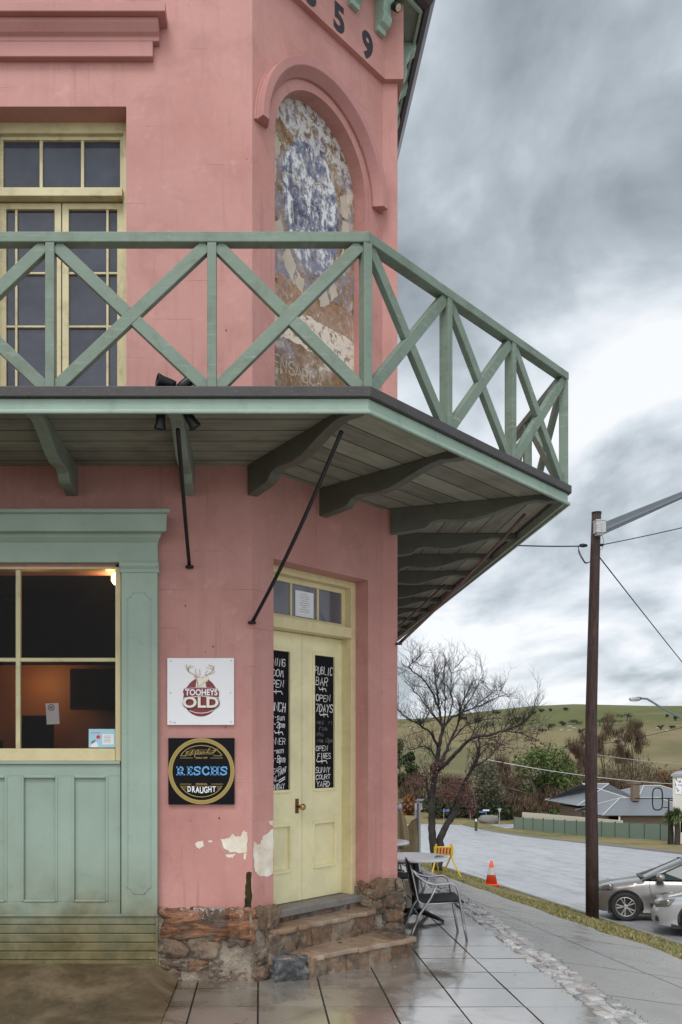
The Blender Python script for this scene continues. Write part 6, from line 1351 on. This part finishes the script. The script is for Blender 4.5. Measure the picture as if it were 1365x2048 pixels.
for k in range(3):
    f = MB(); s = .03*k; f.tube(smooth_path([Vector(at(1156+k, 1092, py)), Vector(at(1160-k*1.0, 1104+k, py)), Vector(at(1167, 1118+k*2, py)), Vector(at(1173, 1125+k, py)), Vector(at(1183, 1122, py))], 5), .006, 5); f.build('slack_loop', M_BLACK, po)
f = MB(); f.tube(smooth_path([Vector(at(1205, 1072, py)), Vector(at(1208, 1085, py)), Vector(at(1204, 1098, py)), Vector(at(1197, 1100, py))], 5), .005, 5); f.build('slack_loop', M_BLACK, po)
cable('thin dark wire rising to the right from the top of the power pole', at(1203, 1090, py), (16, 16, 8.25+.15), .25, .010)
cable('dark wire slanting down to the right from the power pole', at(1196, 1110, py), (40, 62, -1.9), .35, .013)
def far_wire(lab, p0, p1, d0, d1, sag, r, mat=None): return cable(lab, at(*p0, d0), at(*p1, d1), sag, r, 'power_cable', 24, mat)
M_SILV = plain('bright_bare_wire', (.5, .5, .52), .4, .5)
ps = thing('far_power_pole', 'distant slim timber pole mostly hidden behind the dark power pole', 'power pole', at(1192, 1690, 75)); f = MB(); f.tube([at(1191.5, 1700, 75), at(1192.5, 1478, 75)], [.16, .12], 8); f.build('pole', M_TRUNK, ps)
far_wire('pale wire crossing low in front of the green tree and the roof', (960, 1516), (1460, 1573), 75, 70, .5, .030, M_SILV)
far_wire('pale wire passing just right of the power pole toward the hill foot', (1192, 1509), (1430, 1530), 75, 80, .2, .028, M_SILV)
far_wire('dark wire climbing to the right across the hillside', (1060, 1500), (1450, 1432), 75, 52, .5, .020)
lo_ = thing('street_lamp', 'grey street lamp on a bent arm reaching in from the right edge', 'street lamp', (X(1418, 45), 45, -4))
f = MB(); f.tube([(X(1418, 45), 45, -4.1), (X(1418, 45), 45, 3.4)], .09, 8); f.build('pole', M_GALV, lo_)
f = MB(); f.tube(smooth_path([Vector(at(1418, 1466, 45)), Vector(at(1365, 1437, 45)), Vector(at(1325, 1416, 45)), Vector(at(1300, 1401, 45)), Vector(at(1293, 1397.5, 45)), Vector(at(1279, 1397, 45))], 5), .055, 8); f.build('lamp_arm', plain('blue_grey_steel', (.14, .19, .21), .5, .4), lo_, smooth=True)
f = MB(); f.blob(at(1270, 1398.5, 45), (.56, .26, .19), 3, .35, .05, 6); lh = f.build('lamp_head', M_GALV, lo_, smooth=True); f = MB(); f.blob(at(1268.5, 1400.5, 45), (.42, .22, .13), 3, .3, .05, 5); f.build('lamp_bowl', plain('clear_lamp_bowl', (.6, .62, .64), .15), lh, smooth=True); f = MB(); f.blob(at(1278, 1397, 45), (.22, .15, .16), 9, .7, .1, 4); f.build('lamp_neck', M_BLACK, lh, smooth=True)

# ------------------------------------------------------------ cars
b = NB('silver_car_paint'); M_SILVER = b.fin((.235, .225, .215), .30, .6, **{'Coat Weight': .5, 'Coat Roughness': .04}); b = NB('pale_silver_car_paint'); M_WCAR = b.fin((.44, .45, .47), .3, .35, **{'Coat Weight': .7, 'Coat Roughness': .04})
M_TYRE = plain('tyre_rubber', (.018, .018, .018), .75); M_RIM = plain('alloy_rim', (.50, .48, .47), .28, .9); M_TRIMB = plain('black_car_trim', (.02, .02, .021), .5); b = NB('car_glass'); M_CGLASS = b.fin((.012, .030, .029), .10, spec=.35)
b = NB('headlamp_lens'); M_HEAD = b.fin((.22, .22, .21), .08, .5, spec=.9); M_HEADC = plain('headlamp_chrome', (.7, .7, .7), .1, .9)
def lerp_tab(tab, x):
    if x >= tab[0][0]: return tab[0][1:]
    for a, c in zip(tab, tab[1:]):
        if a[0] >= x >= c[0]:
            t = (a[0]-x)/(a[0]-c[0]); t = t*t*(3-2*t)*.35 + t*.65; return tuple(p+(q-p)*t for p, q in zip(a[1:], c[1:]))
    return tab[-1][1:]
def make_car(label, paint, body, cab, wheels, spokes, head, hand=True):
    o = thing('parked_car', label, 'car', (0, 0, 0), 'cars parked nose to the kerb'); rw = .315
    mb = MB(); N_ = 60; x0, x1 = body[0][0], body[-1][0]; rings = []
    for k in range(N_+1):
        t = k/N_; t = .5-.5*math.cos(math.pi*t) if False else t; x = x0 + (x1-x0)*t
        if k == 0: pass
        zt, wd, zb = lerp_tab(body, x); hb = zt-zb
        half = [(0, zt), (wd*.5, zt-.004), (wd*.80, zt-.022), (wd*.91, zt-.055), (wd*.965, zt-.13*min(1, hb/.6)), (wd*.985, zb+hb*.62), (wd, zb+hb*.45), (wd*.985, zb+hb*.26), (wd*.96, zb+.06), (wd*.92, zb), (wd*.5, zb-.01), (0, zb-.01)]
        rings.append([Vector((x, y, z)) for y, z in half] + [Vector((x, -y, z)) for y, z in reversed(half[1:-1])])
    mb.loft(rings); bo = mb.build('body', paint, o, smooth=True)
    # wheel openings cut out of the body
    for sgn in (-1, 1):
        for wx in wheels:
            cu = MB(); cu.lathe([(0, -.22), (rw+.055, -.22), (rw+.055, .30), (0, .30)], (wx, sgn*.76, rw+.01), 40, Matrix.Rotation(R(90), 3, 'X')); co = cu.build('cutter', M_TRIMB)
            m_ = bo.modifiers.new('cut', 'BOOLEAN'); m_.object = co; m_.operation = 'DIFFERENCE'; m_.solver = 'EXACT'
            dg = bpy.context.evaluated_depsgraph_get(); dg.update(); me = bpy.data.meshes.new_from_object(bo.evaluated_get(dg)); bo.modifiers.clear(); old = bo.data; bo.data = me; bpy.data.meshes.remove(old); bpy.data.objects.remove(co)
    bo.data.materials.clear(); bo.data.materials.append(paint)
    try: bo.data.set_sharp_from_angle(angle=R(38))
    except Exception: pass
    # cabin: glass loft with painted roof and pillars over it
    g_ = MB(); rings = []
    for x, zt, wt in cab:
        zb, wb = lerp_tab(body, x)[0]-.02, lerp_tab(body, x)[1]*.93
        half = [(0, zt), (wt*.6, zt-.012), (wt*.9, zt-.04), (wt, zt-.08 if zt-.08 > zb else zb+.001), (wb, zb)]
        rings.append([Vector((x, y, z)) for y, z in half] + [Vector((x, -y, z)) for y, z in reversed(half[1:])])
    g_.loft(rings); g_.build('window_glass', M_CGLASS, o, smooth=False)
    rm_ = MB(); rr2 = []
    for x, zt, wt in cab:
        if cab[2][0] >= x >= cab[-3][0]:
            half = [(0, zt+.018), (wt*.6, zt+.006), (wt*.9, zt-.02), (wt+.012, zt-.062), (wt+.006, zt-.085)]; rr2.append([Vector((x, y, z)) for y, z in half[::-1]] + [Vector((x, -y, z)) for y, z in half[1:]])
    rm_.loft(rr2, closed=False, caps=False); ro_ = rm_.build('roof', paint, o, smooth=True)
    for sgn in (-1, 1):
        p = MB(); pts = [Vector((x, sgn*(wt+.004), zt-.075)) for x, zt, wt in cab[:3]]; b0 = lerp_tab(body, cab[0][0]); pts[0] = Vector((cab[0][0]+.04, sgn*b0[1]*.9, b0[0]-.03)); p.tube(pts, [.035, .032, .03], 8); p.build('windscreen_pillar', paint, o, smooth=True)
        p = MB(); xm = -.38; zt, wt = [(z, w_) for x, z, w_ in cab if x <= xm][0]; bm_ = lerp_tab(body, xm); p.bar((xm-.05, sgn*(bm_[1]*.935), bm_[0]-.02), (xm, sgn*(wt+.006), zt-.075), .03, .09, (0, 1, 0)); p.build('door_pillar', M_TRIMB, o)
        p = MB(); pts = [Vector((x, sgn*(wt+.002), max(zt-.075, lerp_tab(body, x)[0]-.03))) for x, zt, wt in cab[-3:]]; p.tube(pts, [.04, .07, .05], 8); p.build('rear_pillar', paint, o, smooth=True)
        # mirror, handles, shut lines
        p = MB(); p.blob((cab[0][0]-.32, sgn*(.955), .985), (.17, .20, .145), 3, .35, .03, 6); mo_ = p.build('wing_mirror', paint, o, smooth=True); p = MB(); p.bar((cab[0][0]-.30, sgn*.86, .93), (cab[0][0]-.31, sgn*.93, .94), .08, .06); p.build('mirror_foot', M_TRIMB, mo_)
        def onside(x, f):
            zt, wd, zb = lerp_tab(body, x); hb = zt-zb; tab_ = [(1.0, .91), (.86, .965), (.62, .985), (.45, 1.0), (.26, .985), (.1, .955)]; z = zb+hb*f; wv = .98
            for (a, wa), (c, wc) in zip(tab_, tab_[1:]):
                if a >= f >= c: wv = wa+(wc-wa)*(a-f)/(a-c)
            return Vector((x, sgn*(wd*wv+.001), z))
        dr = MB()
        for xs_ in ([.92, .88, .80], [-.36, -.36, -.36], [-1.30, -1.28, -1.1]): dr.tube([onside(x, f) for x, f in zip((xs_[0], xs_[0], xs_[1], xs_[1], xs_[2]), (.92, .75, .5, .3, .12))], .006, 4)
        dr.tube([onside(x, .115) for x in (.8, .3, -.36, -.8, -1.1)], .006, 4); dr.build('door_gap', M_TRIMB, o)
        for hx in (-.12, -1.1):
            p = MB(); c = onside(hx, .74); p.bar(c+Vector((-.10, 0, 0)), c+Vector((.10, 0, 0)), .03, .035); p.build('door_handle', paint, o, bevel=.008)
        p = MB(); p.tube([onside(x, .50) for x in (.75, .2, -.36, -.9, -1.35)], .010, 6); p.build('side_moulding', paint, o, smooth=True)
    # lamps, grille, bumper lines
    for sgn in (-1, 1):
        hx, hyy, hz, sl_, sw_, sh_, ang_ = head; rot = Matrix.Rotation(sgn*-ang_, 3, 'Z') @ Matrix.Rotation(.25, 3, 'Y')
        p = MB(); p.blob((hx, sgn*hyy, hz), (sl_, sw_, sh_), 2, .55, .02, 6, rot); hl = p.build('headlight', M_HEAD, o, smooth=True)
        p = MB(); q_ = rot @ Vector((sl_*.12, sgn*sw_*.42, 0)); p.lathe([(0, -.01), (sh_*.30, -.01), (sh_*.28, .012), (0, .004)], Vector((hx, sgn*hyy, hz))+q_, 14, Matrix.Rotation(R(-90*sgn), 3, 'X')); p.build('lamp_reflector', M_HEADC, hl)
        p = MB(); xx = body[0][0]-.12; bb_ = lerp_tab(body, xx); p.blob((xx+.0, sgn*bb_[1]*.86, bb_[2]+.12), (.10, .20, .12), 6, .5, .02, 5); p.build('fog_lamp_recess', M_TRIMB, o, smooth=True)
    p = MB(); p.box(body[0][0]-.05, body[0][0]+.012, -.34, .34, .50, .60); p.build('grille', M_TRIMB, o, bevel=.02); p = MB(); p.box(body[0][0]-.05, body[0][0]+.014, -.40, .40, .26, .36); p.build('lower_grille', M_TRIMB, o, bevel=.02)
    p = MB(); p.box(body[-1][0]+.25, body[0][0]-.35, -.78, .78, .155, .235); p.build('underbody', M_TRIMB, o)
    p = MB(); p.bar((cab[0][0]+.02, -.55, lerp_tab(body, cab[0][0])[0]+.012), (cab[0][0]+.02, .55, lerp_tab(body, cab[0][0])[0]+.012), .10, .03); p.build('wiper_cowl', M_TRIMB, o, bevel=.01)
    p = MB(); p.lathe([(.165, -.012), (.185, -.012), (.185, .012), (.165, .012)], (.38, -.36, .93), 20, Matrix.Rotation(R(65), 3, 'Y')); p.build('steering_wheel', M_TRIMB, o)
    for sgn in (-1, 1):
        for wx in wheels:
            w_ = bpy.data.objects.new('wheel', None); COL.objects.link(w_); w_.parent = o; w_.empty_display_size = .1
            Mx = Matrix.Rotation(R(-90*sgn), 3, 'X'); c = (wx, sgn*.755, rw)
            p = MB(); p.lathe([(.215, -.10), (.29, -.10), (.312, -.075), (.315, 0), (.312, .075), (.29, .10), (.222, .098), (.215, .08)], c, 40, Mx); p.f = p.f; p.build('tyre', M_TYRE, w_, smooth=True)
            p = MB(); p.lathe([(.222, .05), (.218, .092), (.200, .095), (.192, .06)], c, 40, Mx)
            for k in range(spokes):
                for da in (-.20, .20):
                    a = 2*math.pi*k/spokes; q0 = Mx @ Vector((.035*math.cos(a), .035*math.sin(a), .075)); q1 = Mx @ Vector((.20*math.cos(a+da), .20*math.sin(a+da), .078)); p.bar(Vector(c)+q0, Vector(c)+q1, .026, .03, Mx @ Vector((0, 0, 1)))
            p.lathe([(0, .10), (.05, .096), (.055, .06), (0, .05)], c, 18, Mx); p.build('rim', M_RIM, w_, bevel=.003)
            p = MB(); p.lathe([(0, .0), (.15, .0), (.15, .03), (0, .03)], c, 24, Mx); p.lathe([(0, -.02), (.213, -.02), (.213, .0), (0, .0)], c, 24, Mx); p.build('brake_disc', plain('dark_brake_disc', (.05, .048, .045), .5, .6), w_)
    return o
hatch = [(2.14, .56, .50, .30), (2.10, .64, .62, .24), (2.0, .70, .72, .21), (1.85, .765, .79, .19), (1.6, .835, .84, .185), (1.25, .895, .868, .185), (.98, .945, .878, .19), (0, .955, .885, .19), (-1.2, .975, .88, .2), (-1.75, .985, .85, .22), (-2.0, .96, .78, .26), (-2.12, .80, .66, .34)]
hcab = [(1.02, .955, .76), (.62, 1.17, .69), (.20, 1.375, .62), (-.36, 1.452, .605), (-1.0, 1.46, .595), (-1.5, 1.39, .585), (-1.85, 1.2, .60), (-2.05, .98, .66)]
sedan = [(2.25, .50, .50, .28), (2.20, .60, .64, .22), (2.08, .66, .745, .20), (1.9, .715, .81, .185), (1.6, .775, .85, .185), (1.2, .83, .87, .185), (.85, .89, .878, .19), (0, .905, .885, .19), (-1.3, .935, .88, .2), (-1.9, .955, .84, .22), (-2.25, .93, .76, .26), (-2.38, .78, .64, .36)]
scab = [(.92, .90, .76), (.50, 1.11, .69), (.06, 1.32, .62), (-.5, 1.40, .60), (-1.1, 1.38, .59), (-1.55, 1.25, .59), (-1.85, 1.08, .62), (-2.0, .96, .66)]
car1 = make_car('silver hatchback with star spoked alloys parked nose to the kerb beyond the other', M_SILVER, hatch, hcab, (1.42, -1.25), 5, (1.82, .655, .715, .40, .22, .12, .55))
car2 = make_car('pale silver sedan cut off by the right edge, nearest the verge', M_WCAR, sedan, scab, (1.42, -1.27), 6, (1.98, .62, .635, .34, .30, .125, .60))
def park(o, hub, hx, ang, zoff=0):
    """put the near-side front wheel's hub column over the plan point"""
    a = math.pi - ang; c, s = math.cos(a), math.sin(a); lx, ly = hx, .80
    px_, py_ = hub[0] - (lx*c - ly*s), hub[1] - (lx*s + ly*c); f_ = Vector((c, s)); 
    zf, zb = zr(py_ + s*1.3), zr(py_ - s*1.3); zl, zrr = zr(py_ + c*.8), zr(py_ - c*.8)
    o.rotation_euler = (0, 0, a); o.location = (px_, py_, zr(py_)+zoff)
    pitch = -math.atan2(zf-zb, 2.6); roll = math.atan2(zl-zrr, 1.6); M = Matrix.Rotation(a, 4, 'Z') @ Matrix.Rotation(pitch, 4, 'Y') @ Matrix.Rotation(roll, 4, 'X'); o.rotation_euler = M.to_euler()
park(car1, (8.22, 18.85), 1.42, R(20)); park(car2, (8.55, 16.35), 1.42, R(25))
